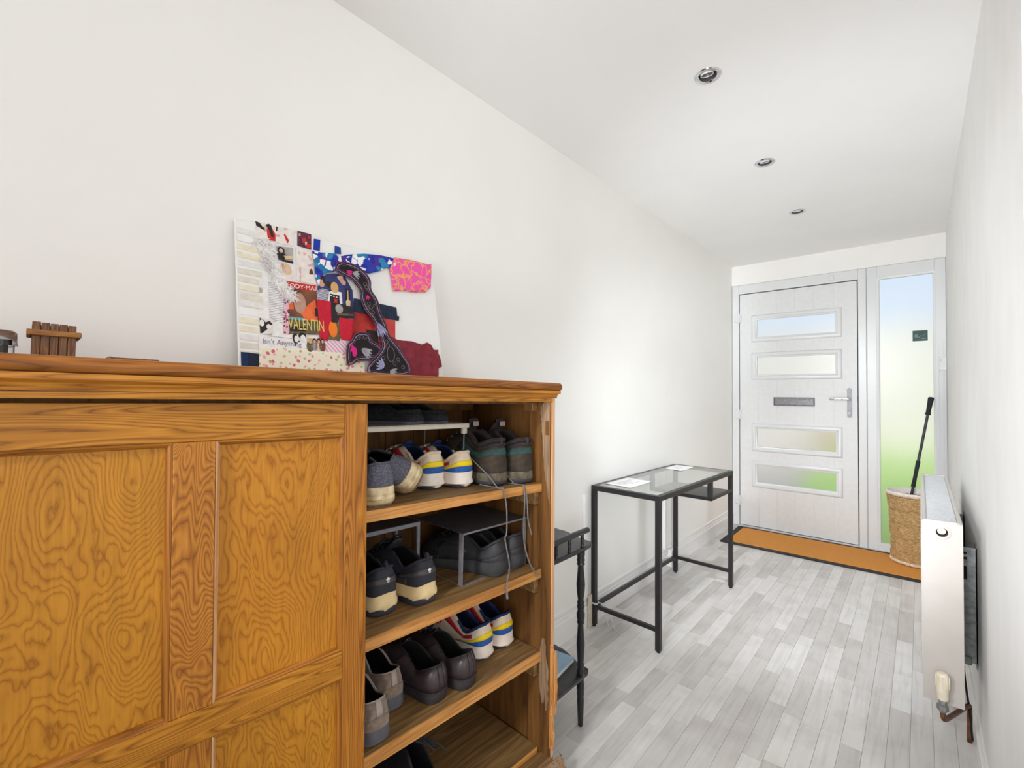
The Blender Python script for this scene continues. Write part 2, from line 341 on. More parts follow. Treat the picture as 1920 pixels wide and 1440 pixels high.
def text_mesh(s, size, extrude=.0003):
    cu = bpy.data.curves.new('txt', 'FONT'); cu.body = s; cu.size = size; cu.extrude = extrude; cu.resolution_u = 3
    o = bpy.data.objects.new('txt', cu); COL.objects.link(o)
    bpy.context.view_layer.update()
    me = bpy.data.meshes.new_from_object(o.evaluated_get(bpy.context.evaluated_depsgraph_get()))
    bpy.data.objects.remove(o); bpy.data.curves.remove(cu)
    return me
def lettering(s, size, mat, parent, loc, rot=(0, 0, 0), stretch=(1, 1)):
    me = text_mesh(s, size); me.materials.clear(); me.materials.append(mat)
    for v in me.vertices: v.co.x *= stretch[0]; v.co.y *= stretch[1]
    o = link('lettering', me, parent); o.location = loc; o.rotation_euler = rot
    return o

# ------------------------------------------------------------------ room shell
XL, XR, YD, HC = -1.330, .1484, 4.6386, 2.4248
XB, YB = 2.75, -5.5      # the wider room the hall opens from, behind the camera
YC = 1.28                  # right wall stopped here, out of view, so side light gets in
floor = MB().box(XL-.1, XB+.1, YB-.1, YD+.06, -.12, -.0045).done('floor', M['slab'], kind='structure')
MB().box(XL, XB, YB, 1.10, -.0045, 0).done('floor_covering', M['slab'], floor)
# strip planks: each its own piece, lengths share mesh data
PW = .0617
plank_me = {}
def plank_mesh(w, l):
    k = (round(w, 4), round(l, 4))
    if k not in plank_me:
        b = MB().box(.0003, w-.0003, .0003, l-.0003, -.0045, 0); me = bpy.data.meshes.new('plank')
        top = [e for e in b.bm.edges if all(abs(v.co.z) < 1e-6 for v in e.verts)]
        bmesh.ops.bevel(b.bm, geom=top, offset=.0006, segments=1, affect='EDGES')
        b.bm.to_mesh(me); b.bm.free(); me.materials.append(M['plank']); plank_me[k] = me
    return plank_me[k]
x = XL; row = 0
while x < XR-.002:
    w = min(PW, XR-x); y = 1.10
    first = True
    while y < YD-.01:
        l = random.choice((.30, .36, .42)) if not first else random.choice((.12, .2, .28))
        if y+l > YD-.08: l = YD-y
        o = link('plank', plank_mesh(w, l), floor); o.location = (x, y, 0)
        y += l; first = False
    x += PW; row += 1
# ceiling with three cut-outs for the downlights
LIGHTS = [(-.588, 1.759), (-.592, 2.625), (-.594, 3.481)]
b = MB(); HS = .031
ys = [YB]
for (lx, ly) in LIGHTS: ys += [ly-HS, ly+HS]
ys.append(YD)
for i in range(len(ys)-1):
    if i % 2 == 0: b.box(XL-.1, XB+.1, ys[i], ys[i+1], HC, HC+.12)
    else:
        lx = LIGHTS[i//2][0]
        b.box(XL-.1, lx-HS, ys[i], ys[i+1], HC, HC+.12); b.box(lx+HS, XB+.1, ys[i], ys[i+1], HC, HC+.12)
b.done('ceiling', M['ceil'], kind='structure')
MB().box(XL-.1, XL, YB, YD+.2, 0, HC).done('wall_left', M['wall'], kind='structure')
b = MB(); b.box(XR, XR+.12, YC, YD+.2, 0, HC); b.done('wall_right', M['wall_relief'], kind='structure')
MB().box(XR+.12, XB+.1, YC-.0, YC+.1, 0, HC).done('wall_corner', M['wall'], kind='structure')
def wall_with_opening(name, axis, pos, t, a0, a1, o0, o1, z0, z1):
    b = MB()
    def bx(p, q, r, s_):
        if axis == 'y': b.box(p, q, pos, pos+t, r, s_)
        else: b.box(pos, pos+t, p, q, r, s_)
    bx(a0, o0, 0, HC); bx(o1, a1, 0, HC); bx(o0, o1, 0, z0); bx(o0, o1, z1, HC)
    return b.done(name, M['wall'], kind='structure')
wall_with_opening('wall_back', 'y', YB-.1, .1, XL-.1, XB+.1, -.75, 1.95, .3, 2.35)
wall_with_opening('wall_side', 'x', XB, .1, YB, YC+.1, -1.85, .65, .45, 2.45-.05)
MB().box(XL, XR, YD, YD+.1, 2.243, HC).done('wall_front', M['wall'], kind='structure')
# skirting
prof = [(0, 0), (.016, 0), (.016, .098), (.0145, .104), (.0105, .108), (.0105, .118), (.0075, .124), (.0075, .142), (.005, .149), (0, .152)]
MB().prism([(XL+p, z) for p, z in prof], 'y', 1.1, YD-.01).done('baseboard_left', M['trim'], kind='structure')
MB().prism([(XR-p*.8, z*.62) for p, z in prof], 'y', YC, YD-.01).done('baseboard_right', M['trim'], kind='structure')

# ------------------------------------------------------------------ front door and sidelight
ZF = 2.24
door = struct_empty('door_1', (0, YD, 0))
def frame_bar(b, x0, x1, z0, z1, y0=-.012, y1=.07): b.box(x0, x1, y0, y1, z0, z1, .004)
b = MB(); frame_bar(b, XL+.004, -1.268, 0, ZF); frame_bar(b, -.372, -.318, 0, ZF); frame_bar(b, -1.268, -.372, 2.156, ZF); frame_bar(b, -1.268, -.372, 0, .006)
fr = b.done('door_frame', M['upvc'], door)
b = MB(); b.box(-1.2678, -1.245, .026, .031, .006, 2.156); b.box(-.395, -.3722, .026, .031, .006, 2.156); b.box(-1.245, -.395, .026, .031, 2.13, 2.156); b.box(-1.245, -.395, .026, .031, .006, .03); b.done('gasket', M['gap'], door)
DX0, DX1, DZ0, DZ1 = -1.2615, -.3785, .012, 2.149
WINS = [(1.727, 1.918), (1.381, 1.573), (.727, .924), (.399, .585)]
WX0, WX1 = -1.133, -.507
# leaf: boards between the grooves, split round the four glazed openings
b = MB()
cuts = [DZ0]
for z0, z1 in sorted(WINS): cuts += [z0, z1]
cuts.append(DZ1)
gx = [DX0, -1.105, -.955, -.815, -.675, -.535, DX1]
def boards(z0, z1, xs):
    for a, c in zip(xs, xs[1:]): b.box(a+.0006 if a != DX0 else a, c-.0006 if c != DX1 else c, -.004, .025, z0, z1, .0007)
for i in range(0, len(cuts)-1):
    if i % 2 == 0: boards(cuts[i], cuts[i+1], gx)
    else:
        b.box(DX0, WX0, -.004, .025, cuts[i], cuts[i+1]); b.box(WX1, DX1, -.004, .025, cuts[i], cuts[i+1])
leaf = b.done('door_leaf', M['door'], door)
b = MB()
for z0, z1 in zip(cuts[::2], cuts[1::2]): b.box(DX0+.002, DX1-.002, -.0022, .02, z0, z1)
b.done('leaf_core', M['door'], leaf)
def ring(b, x0, x1, z0, z1, w, y0, y1, bev=.004):
    b.box(x0-w, x0, y0, y1, z0-w, z1+w, bev); b.box(x1, x1+w, y0, y1, z0-w, z1+w, bev)
    b.box(x0, x1, y0, y1, z0-w, z0, bev); b.box(x0, x1, y0, y1, z1, z1+w, bev)
def mitred(b, x0, x1, z0, z1, prof):
    """picture frame moulding: prof = (outward offset from the opening, y)"""
    b.loft([[(x0-o, y, z0-o), (x1+o, y, z0-o), (x1+o, y, z1+o), (x0-o, y, z1+o)] for o, y in prof], True)
for z0, z1 in WINS:
    b = MB()
    mitred(b, WX0+.004, WX1-.004, z0+.004, z1-.004, [(-.013, .012), (-.013, -.004), (-.010, -.007), (-.002, -.009), (0, -.015), (.004, -.0185), (.020, -.0185), (.027, -.015), (.031, -.008), (.034, -.003)])
    f = b.done('glazing_surround', M['upvc'], door, True, angle=50)
    MB().box(WX0+.004, WX1-.004, .010, .016, z0+.004, z1-.004).done('pane', M['frost'], f)
# letter plate
b = MB(); ring(b, -.975, -.676, 1.126, 1.187, .006, -.014, -.004, .002); b.box(-.975, -.676, -.010, -.005, 1.126, 1.187)
lp = b.done('letter_plate', M['chrome'], door, label='brushed steel letter plate')
MB().box(-.972, -.679, -.0135, -.0095, 1.129, 1.181, .002).done('flap', M['chrome'], lp)
# handle
b = MB(); b.box(-.447, -.415, -.013, -.003, 1.034, 1.276, .008, seg=2)
hp = b.done('handle_plate', M['chrome'], door, True, label='steel lever handle plate')
b = MB(); b.tube([(-.431, -.01, 1.187), (-.431, -.05, 1.187), (-.436, -.058, 1.187), (-.46, -.060, 1.187), (-.56, -.058, 1.185)], .009, 10); b.done('lever', M['chrome2'], hp, True)
mt = Matrix.Translation((-.431, -.013, 1.072)) @ Matrix.Rotation(PI/2, 4, 'X')
MB().lathe([(0.0001, .004), (.009, .004), (.009, -.001)], 16, mt).done('lock_cylinder', M['chrome2'], hp, True)
# hinges
for z in (1.93, 1.03, .235):
    b = MB(); b.box(-1.300, -1.270, -.024, -.011, z-.038, z+.038, .004); b.box(-1.262, -1.246, -.014, -.003, z-.034, z+.034, .003)
    b.tube([(-1.266, -.02, z-.045), (-1.266, -.02, z+.045)], .0085, 10)
    b.done('hinge', M['upvc'], door)
MB().box(-.3775, -.371, -.008, -.003, 1.16, 1.21).done('keep', M['gap'], door)
# sidelight window
win = struct_empty('window_1', (0, YD, 0))
b = MB(); frame_bar(b, -.316, -.252, 0, ZF); frame_bar(b, .086, XR-.001, 0, ZF); frame_bar(b, -.252, .086, 2.150, ZF); frame_bar(b, -.252, .086, 0, .045)
wf = b.done('window_frame', M['upvc'], win)
b = MB(); mitred(b, -.236, .076, .060, 2.135, [(0, .018), (0, -.003), (.003, -.006), (.012, -.009), (.018, -.010)]); b.done('glazing_bead', M['upvc'], wf, True, angle=50)
b = MB(); b.box(.100, .106, -.016, -.011, .1, 1.62, .001); b.box(.128, .134, -.016, -.011, .1, 1.62, .001); b.done('frame_rib', M['upvc'], wf)
MB().box(-.240, .080, .018, .024, .056, 2.139).done('pane', M['frost'], win)
MB().box(-1.333, XR, -.004, .06, -.004, .0).done('threshold', M['upvc'], win)
# lintel boxes
MB().box(-.566, -.530, -.020, -.011, 2.172, 2.220, .003).done('trickle_vent', M['upvc'], fr)
# sticker on the glass, contact sensor on the frame
st = thing('window_sticker', 'small dark green rectangular sticker on the sidelight glass', 'sticker', (.003, YD+.0165, 1.673))
MB().box(-.043, .043, -.0012, .0008, -.040, .040).done('backing', M['signgreen'], st)
b = MB()
b.box(-.031, -.013, -.0018, -.0011, -.012, .014); b.tube([(-.010, -.0016, -.014), (.006, -.0016, .004), (.012, -.0016, -.006), (.031, -.0016, .016)], .0028, 6); b.box(.006, .033, -.0018, -.0011, -.026, -.019)
b.done('printed_mark', M['signmark'], st)
cs = thing('contact_sensor', 'small white sensor box on the frame right of the tall glass', 'sensor', (.124, YD-.0125, 1.455))
MB().box(-.020, .0235, -.022, .0, -.048, .048, .004).done('sensor_case', M['upvc'], cs)
MB().box(-.012, -.002, -.0235, -.0215, .014, .032, .001).done('sensor_light', M['radgrey'], cs)

# ------------------------------------------------------------------ outside
MB().box(-4.2, -1.12, YD+.25, 9.6, -.22, -.12).done('paving', M['paving'], kind='structure')
MB().prism([(YD+.4, -.4), (9.6, -.4), (9.6, .30), (7.4, .20), (YD+.5, -.10)], 'x', -1.10, 4.5).done('lawn', M['lawn'], kind='structure')
MB().box(-7, 7, 9.6, 9.9, -.4, 2.36).done('wall_outside', M['render'], kind='structure')
sh = thing('ochre_shrub', 'low ochre shrub at the lawn edge behind the frosted glass', 'shrub', (-1.05, 8.9, .1))
b = MB()
for i in range(160):
    a, r, z = random.uniform(0, 2*PI), random.uniform(0, .42), random.uniform(.05, .75)
    c = Vector((r*math.cos(a)*(1.1-z*.8), r*math.sin(a)*(1.1-z*.8), z)); d = Vector((random.uniform(-1, 1), random.uniform(-1, 1), random.uniform(-.3, 1))).normalized()*.06; e = d.cross(Vector((random.random(), random.random(), .3))).normalized()*.028
    b.loft([[c, c+d*.5+e, c+d, c+d*.5-e], [q+Vector((0, 0, .003)) for q in (c, c+d*.5+e, c+d, c+d*.5-e)]], True, True, True)
b.done('foliage', M['leaf'], sh, kind='stuff')
b = MB()
for i in range(5): b.tube([(0, 0, -.05), (.1*math.cos(i*1.3), .1*math.sin(i*1.3), .3), (.22*math.cos(i*1.3), .22*math.sin(i*1.3), .6)], .012, 5)
b.done('stem', M['leaf'], sh)

# ------------------------------------------------------------------ recessed downlights (unlit)
M['cupgrey'] = pm('grey_lamp_housing', (96, 92, 90), (80, 77, 76), 40, .5)
def downlight(loc, label):
    t = thing('recessed_downlight', label, 'downlight', loc, (0, 0, 0), 'downlights along the hall ceiling')
    MB().lathe([(.031, .012), (.032, -.001), (.036, -.004), (.045, -.0035), (.048, 0), (.0475, .0005)], 32, cap=False).done('bezel', M['chrome2'], t, True)
    # fixed cup and tilted gimbal
    MB().lathe([(.0305, .0), (.0305, .055), (.0001, .056)], 28, cap=False).done('cup', M['cupgrey'], t, True)
    tilt = Matrix.Translation((0, -.0065, .001)) @ Matrix.Rotation(math.radians(14), 4, 'X') @ Matrix.Scale(.80, 4)
    MB().lathe([(.0295, .012), (.0300, .002), (.0285, -.003), (.0255, -.003), (.0245, .002)], 28, tilt, cap=False).done('gimbal_ring', M['upvc'], t, True)
    l = MB().lathe([(.0245, .000), (.020, .010), (.012, .022), (.006, .026), (.0001, .026)], 28, tilt, cap=False).done('lamp_reflector', M['chrome'], t, True)
    MB().lathe([(.0001, .002), (.0055, .004), (.0075, .018), (.0075, .026)], 12, tilt, cap=False).done('lamp_capsule', M['copper'], l, True)
    return t
for p_, lab in zip(LIGHTS, ('nearest and largest of the three chrome downlights in the white ceiling', 'middle one of the three chrome downlights in the white ceiling', 'farthest of the three chrome downlights, closest to the front door')):
    downlight((p_[0], p_[1], HC), lab)

# ------------------------------------------------------------------ radiator
RX0, RX1, RY0, RY1, RZ0, RZ1 = .002, .098, 2.05, 3.20, .235, .820
rad = thing('radiator', 'white double panel radiator on the right wall with slotted top', 'radiator', (0, 0, 0))
b = MB(); b.box(RX0, RX0+.016, RY0+.003, RY1-.003, RZ0+.004, RZ1-.008, .003)
for i in range(27):
    y = RY0+.05+i*.0405
    b.prism([(y, RZ0+.05), (y+.016, RZ0+.05), (y+.016, RZ1-.06), (y, RZ1-.06)], 'x', RX0-.004, RX0+.001, .002)
b.done('front_panel', M['rad'], rad)
MB().box(RX1-.016, RX1, RY0+.003, RY1-.003, RZ0+.004, RZ1-.008, .003).done('rear_panel', M['rad'], rad)
b = MB()
for i in range(24): b.box(RX0+.018, RX1-.018, RY0+.04+i*.046, RY0+.043+i*.046, RZ0+.06, RZ1-.05)
b.done('convector_fins', M['rad'], rad)
b = MB(); b.box(RX0-.001, RX0+.011, RY0, RY1, RZ1-.012, RZ1, .003); b.box(RX1-.011, RX1+.001, RY0, RY1, RZ1-.012, RZ1, .003)
b.box(RX0, RX1, RY0, RY0+.008, RZ1-.012, RZ1, .002); b.box(RX0, RX1, RY1-.008, RY1, RZ1-.012, RZ1, .002)
tg = b.done('top_cover', M['rad'], rad)
b = MB(); n = 76
for i in range(n):
    y = RY0+.014+i*(RY1-RY0-.028)/n; b.box(RX0+.012, RX1-.012, y, y+.0085, RZ1-.0075, RZ1-.004)
b.done('grille_slats', M['radgrey'], tg)
# side plate with a hole for the plug
hole_z, hole_x, hr = .784, .050, .0155
b = MB(); ring_o = []; m = bmesh.new()
b.box(RX0-.001, hole_x-hr, RY0-.002, RY0+.002, RZ0, RZ1-.004); b.box(hole_x+hr, RX1+.001, RY0-.002, RY0+.002, RZ0, RZ1-.004)
b.box(hole_x-hr, hole_x+hr, RY0-.002, RY0+.002, RZ0, hole_z-hr); b.box(hole_x-hr, hole_x+hr, RY0-.002, RY0+.002, hole_z+hr, RZ1-.004)
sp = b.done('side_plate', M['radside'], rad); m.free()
MB().box(RX0-.001, RX1+.001, RY1-.002, RY1+.002, RZ0, RZ1-.004).done('side_plate', M['rad'], rad)
mt = Matrix.Translation((hole_x, RY0-.003, hole_z)) @ Matrix.Rotation(PI/2, 4, 'X')
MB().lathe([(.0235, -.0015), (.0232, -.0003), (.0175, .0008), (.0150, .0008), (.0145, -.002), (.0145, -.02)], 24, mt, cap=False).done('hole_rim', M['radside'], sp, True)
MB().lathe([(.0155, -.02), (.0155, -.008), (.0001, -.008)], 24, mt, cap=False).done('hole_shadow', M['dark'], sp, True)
mt2 = Matrix.Translation((hole_x-.001, RY0+.008, hole_z+.004)) @ Matrix.Rotation(PI/2, 4, 'X')
MB().lathe([(.0105, -.01), (.0105, .010), (.008, .012), (.004, .012), (.0035, .009), (.0001, .009)], 20, mt2, cap=False).done('air_vent_plug', M['cream'], rad, True)
# thermostatic valve, tail and copper pipe
vx, vy = .047, RY0-.035
b = MB()
b.lathe([(.0001, .348), (.012, .346), (.0165, .338), (.017, .300), (.015, .292), (.015, .268), (.012, .262)], 14, Matrix.Translation((vx, vy, 0)))
for i in range(10):
    a = i*PI/5; b.box(-.002, .002, .0155, .0185, .302, .338, .0008, mat=Matrix.Translation((vx, vy, 0)) @ Matrix.Rotation(a, 4, 'Z'))
b.tube([(vx, vy, .275), (vx, RY0+.005, .275)], .012, 12)
vl = b.done('valve_cap', M['cream'], rad, True)
b = MB(); b.lathe([(.010, .266), (.010, .248), (.0145, .246), (.0145, .230), (.010, .226), (.008, .222)], 6, Matrix.Translation((vx, vy, 0))); b.done('valve_nut', M['galv'], vl)
b = MB(); b.tube(catmull([(vx, vy, .226), (vx+.001, vy, .207), (vx+.006, vy+.02, .192), (vx+.024, vy+.10, .170), (vx+.050, vy+.20, .150), (vx+.071, vy+.275, .136), (vx+.076, vy+.295, .115), (vx+.076, vy+.297, .0)], 6), .0075, 10); b.done('copper_pipe', M['copper'], rad, True)
# wall brackets
def bracket(y):
    b = MB(); x0, x1 = RX1+.004, XR-.001
    b.box(x1-.003, x1, y-.022, y+.022, .25, .69); b.box(x0, x1, y-.022, y-.019, .27, .68)
    br = b.done('wall_bracket', M['galv'], rad, label='galvanised steel bracket')
    b = MB()
    for z0, z1 in ((.655, .663), (.636, .645), (.565, .612)): b.box(x0+.010, x0+.020, y-.0225, y-.0215, z0, z1, .0004)
    b.done('bracket_slot', M['dark'], br)
    b = MB(); b.box(x0-.003, x0+.030, y-.030, y-.010, .262, .292, .003); b.tube([(x0+.012, y-.032, .275), (x0+.012, y-.020, .275)], .006, 8); b.done('bracket_foot', M['galv'], br)
bracket(2.36); bracket(2.98)
b = MB(); b.tube(catmull([(RX1+.012, 2.33, .26), (RX1+.016, 2.31, .2), (RX1+.024, 2.29, .12), (RX1+.03, 2.27, .03)], 5), .003, 6); b.done('cable', M['dark'], rad, True)

# ------------------------------------------------------------------ doormat
mat_ = thing('doormat', 'long orange brown coir doormat with dark rubber edging at the front door', 'doormat', (-.565, 4.292, 0), (0, 0, .012))
hx, hy = .690, .285
b = MB(); b.box(-hx+.05, hx-.05, -hy+.045, hy-.045, .0005, .0125, .002); b.done('coir_pile', M['coir'], mat_)
b = MB()
for (x0, x1, y0, y1) in ((-hx, hx, -hy, -hy+.047), (-hx, hx, hy-.047, hy), (-hx, -hx+.052, -hy+.047, hy-.047), (hx-.052, hx, -hy+.047, hy-.047)): b.box(x0, x1, y0, y1, .0, .009, .003)
b.done('rubber_border', M['rubber'], mat_)

# ------------------------------------------------------------------ wicker basket and pole
BX, BY, BZ = -.026, 4.425, .0125
bk = thing('wicker_basket', 'tall oval willow basket on the coir mat behind the radiator', 'basket', (BX, BY, BZ))
H_ = .500
def brad(z): # slight flare
    t = z/H_; return (.138+.022*t - .006*math.sin(t*PI), .128+.020*t)
nst = 26
b = MB()
for i in range(nst):
    a = 2*PI*i/nst
    pth = [((brad(z)[0]-.004)*math.cos(a), (brad(z)[1]-.004)*math.sin(a), z) for z in (0.004, .1, .2, .3, .4, .49)]
    b.tube(pth, .0032, 5)
b.done('basket_stakes', M['wicker'], bk, True, kind='stuff')
b = MB(); nr = 44
bands = (.09, .185, .285, .385)
for k in range(nr):
    z = .018+k*(H_-.034)/nr; fine = any(abs(z-q) < .012 for q in bands)
    pth = []
    for i in range(nst*2+1):
        a = PI*i/nst; w = (.0062 if not fine else .0030)*math.cos(nst*a/2 + (0 if (sum(z > q for q in bands) if not fine else k) % 2 else PI))
        rx, ry = brad(z); pth.append(((rx+w)*math.cos(a), (ry+w)*math.sin(a), z))
    b.tube(pth, .0056 if not fine else .0046, 5, False)
b.done('basket_weave', M['wicker'], bk, True, kind='stuff')
def braid(z, r0, amp, r, name, m):
    b = MB()
    for s in (0, 1, 2):
        pth = []
        for i in range(145):
            a = 2*PI*i/144; ph = a*24+s*2*PI/3; rx, ry = brad(min(max(z, 0), H_))
            pth.append(((rx+r0+amp*math.cos(ph))*math.cos(a), (ry+r0+amp*math.cos(ph))*math.sin(a), z+amp*math.sin(ph)))
        b.tube(pth, r, 6, False)
    return b.done(name, m, bk, True)
braid(H_-.005, .006, .007, .0065, 'basket_rim', M['wickerpale']); braid(.014, .004, .006, .0060, 'foot_rim', M['wickerpale'])
b = MB(); rings = []
for (dz, k) in ((-.03, -.012), (.004, -.006), (.012, .002), (.010, .012), (.002, .014)):
    rings.append([((brad(H_)[0]+k+.002*math.sin(7*a))*math.cos(a), (brad(H_)[1]+k)*math.sin(a), H_+dz+.0015*math.sin(11*a)) for a in [2*PI*i/64 for i in range(64)]])
b.loft(rings, True); b.done('rim_glare_band', M['rimglare'], bk, True)  # white band added over the rim for its overexposed look
MB().lathe([(.0001, .003), (.128, .003), (.130, .010)], 32, cap=False).done('basket_base', M['wicker'], bk)
pl = thing('long_pole', 'long dark pole with black grips leaning in the wicker basket', 'pole', (-.125, BY+.04, BZ+.014))
top = Vector((.060, 4.565, 1.200)) - Vector((-.125, BY+.04, BZ+.014))
def along(t): return top*t
MB().tube([along(0), along(.5), along(1)], lambda t: .0085, 10).done('shaft', M['pole'], pl, True)
MB().tube([along(.44), along(.45), along(.50), along(.60), along(.605)], lambda t: .0125+.001*math.sin(t*9), 12).done('lower_grip', M['polegrip'], pl, True)
b = MB(); b.tube([along(.895), along(.90), along(.91), along(.95), along(.99), along(1.0), along(1.006)], lambda t: (.016, .0175, .0135, .0145, .017, .0175, .012)[min(6, int(t*6.01))], 14); b.done('top_grip', M['polegrip'], pl, True)

# ------------------------------------------------------------------ glass console table
TR = -.033
con = thing('console_table', 'slim black metal console table with clear glass top against the left wall', 'table', (-1.296, 2.1196, 0), (0, 0, TR))
T = .025
def tb(b, x0, x1, y0, y1, z0, z1): b.box(x0, x1, y0, y1, z0, z1, .0015)
for (u, v) in ((0, 0), (.36, 0), (0, 1.0), (.36, 1.0)):
    b = MB(); tb(b, u-T/2, u+T/2, v-T/2, v+T/2, .008, .714); lg = b.done('leg', M['blackmetal'], con)
    MB().lathe([(.0001, 0), (.009, 0), (.0095, .008)], 12, Matrix.Translation((u, v, 0))).done('foot', M['dark'], lg)
b = MB(); tb(b, -T/2, .36+T/2, -T/2, T/2, .714, .739); tb(b, -T/2, .36+T/2, 1-T/2, 1+T/2, .714, .739); tb(b, -T/2, T/2, T/2, 1-T/2, .714, .739); tb(b, .36-T/2, .36+T/2, T/2, 1-T/2, .714, .739)
b.done('top_frame', M['blackmetal'], con)
MB().box(T/2-.006, .36-T/2+.006, T/2-.006, 1-T/2+.006, .7345, .7395, .001).done('glass_top', M['clear'], con)
for nm, r in (('side_stretcher', (T/2, .36-T/2, -.009, .009)), ('side_stretcher', (T/2, .36-T/2, .991, 1.009)), ('back_stretcher', (-.009, .009, T/2, 1-T/2))):
    b = MB(); tb(b, *r, .094, .114); b.done(nm, M['blackmetal'], con)
b = MB(); b.prism([(T/2+.0, .06), (T/2+.0, .094), (T/2+.028, .094)], 'x', -.008, .008); b.prism([(1-T/2, .06), (1-T/2, .094), (1-T/2-.028, .094)], 'x', -.008, .008); b.done('corner_brace', M['blackmetal'], con)
b = MB(); b.box(-.004, .354, .66, 1.0-T/2, .612, .618); lw = b.done('lower_shelf', M['shelfwood'], con)
b = MB(); tb(b, -.010, .3725, .6455, .6605, .606, .626); tb(b, .3575, .3725, .6605, 1-T/2, .606, .626); b.done('shelf_rail', M['blackmetal'], lw)
for u0 in (.3475, -.0125): b = MB(); tb(b, u0, u0+.025, .6455, .6705, .606, .714); b.done('shelf_hanger', M['blackmetal'], con)
cm = Matrix.Translation((-1.296, 2.1196, 0)) @ Matrix.Rotation(TR, 4, 'Z')
def sheet_of_paper(label, uv, lines, group=None, n=1, cat='paper'):
    t = thing('paper_sheet', label, cat, cm @ Vector((0, 0, .7398)), (0, 0, TR), group)
    m = bmesh.new(); A = [Vector((*p, 0)) for p in uv]
    K = 10; rows = []
    for i in range(K+1):
        a = A[0].lerp(A[1], i/K); d = A[3].lerp(A[2], i/K); rows.append([a.lerp(d, j/K)+Vector((0, 0, .0010+.0022*(abs(i/K-.5)*2)**3*(1 if j > 5 else .3))) for j in range(K+1)])
    b = MB(); b.grid(rows); o = b.done('sheet', M['paper'], t, True); md = o.modifiers.new('thickness', 'SOLIDIFY'); md.thickness = .0006; md.offset = 0
    b = MB()
    for (f0, f1, g) in lines:
        a = A[0].lerp(A[1], f0).lerp(A[3].lerp(A[2], f0), g); c = A[0].lerp(A[1], f1).lerp(A[3].lerp(A[2], f1), g); nrm = (A[3]-A[0]).normalized()*.0022
        z = Vector((0, 0, .0034)); b.loft([[a+z, c+z, c+nrm+z, a+nrm+z], [q+Vector((0, 0, .0002)) for q in (a+z, c+z, c+nrm+z, a+nrm+z)]], True, True, True)
    b.done('print_lines', M['ink'], t)
sheet_of_paper('large white printed sheet on the glass at the near end of the console', [(.018, .075), (.022, .315), (.178, .295), (.176, .058)], [(.15, .8, .3), (.15, .7, .42), (.15, .6, .55), (.4, .8, .7)])
sheet_of_paper('small white sheet on the glass at the far end of the console, by the door', [(.024, .774), (.022, .965), (.146, .955), (.150, .745)], [(.2, .7, .35), (.2, .6, .6)])
# white string tied round the near back leg
b = MB()
loop = [(-1.296+.021*math.cos(a), 2.1196+.021*math.sin(a)+.003, .120+.002*math.sin(3*a)) for a in [i*PI/12 for i in range(25)]]
b.tube(loop, .0016, 5); b.tube([(q[0], q[1]+.001, q[2]+.004) for q in loop], .0016, 5)
b.tube(catmull([(-1.276, 2.13, .122), (-1.262, 2.145, .11), (-1.246, 2.155, .05), (-1.235, 2.162, .003), (-1.220, 2.168, .0018), (-1.198, 2.155, .0028)], 6), .0021, 5)
b.tube(catmull([(-1.276, 2.13, .122), (-1.25, 2.14, .115), (-1.215, 2.15, .06), (-1.190, 2.15, .004), (-1.165, 2.140, .0018), (-1.128, 2.122, .0028)], 6), .0021, 5)
tag(b.done('string', M['string'], None, True), 'thin white string tied to the console leg with two loose ends', 'string')
# white trunking and socket on the left wall
def trunk(label, y, z0, z1, w=.03, d=.018):
    t = thing('cable_trunking', label, 'trunking', (XL+.0005, y, 0))
    MB().box(0, d, -w/2, w/2, z0, z1, .002).done('trunking_cover', M['trim'], t)
    MB().box(d, d+.0012, -w/2+.004, w/2-.004, z0+.01, z1-.01, .0005).done('trunking_lid', M['trim'], t)
trunk('slim white trunking on the wall behind the near end of the console', 2.065, .153, .70)
trunk('slim white trunking on the wall under the middle of the console', 3.075, .153, .70)
sk = thing('wall_socket', 'small white wall box low on the wall under the console', 'socket', (XL+.0165, 3.135, .075))
MB().box(0, .030, -.035, .035, -.045, .075, .004).done('socket_box', M['trim'], sk)
MB().box(.0305, .0325, -.012, .0, .030, .055, .0006).done('socket_rocker', M['radgrey'], sk)
sb = thing('pipe_boxing', 'short cream block standing on the floor behind the console leg', 'block', (XL+.017, 2.105, 0))
MB().box(0, .012, -.024, .024, 0, .165, .002).done('block_face', M['cream'], sb)

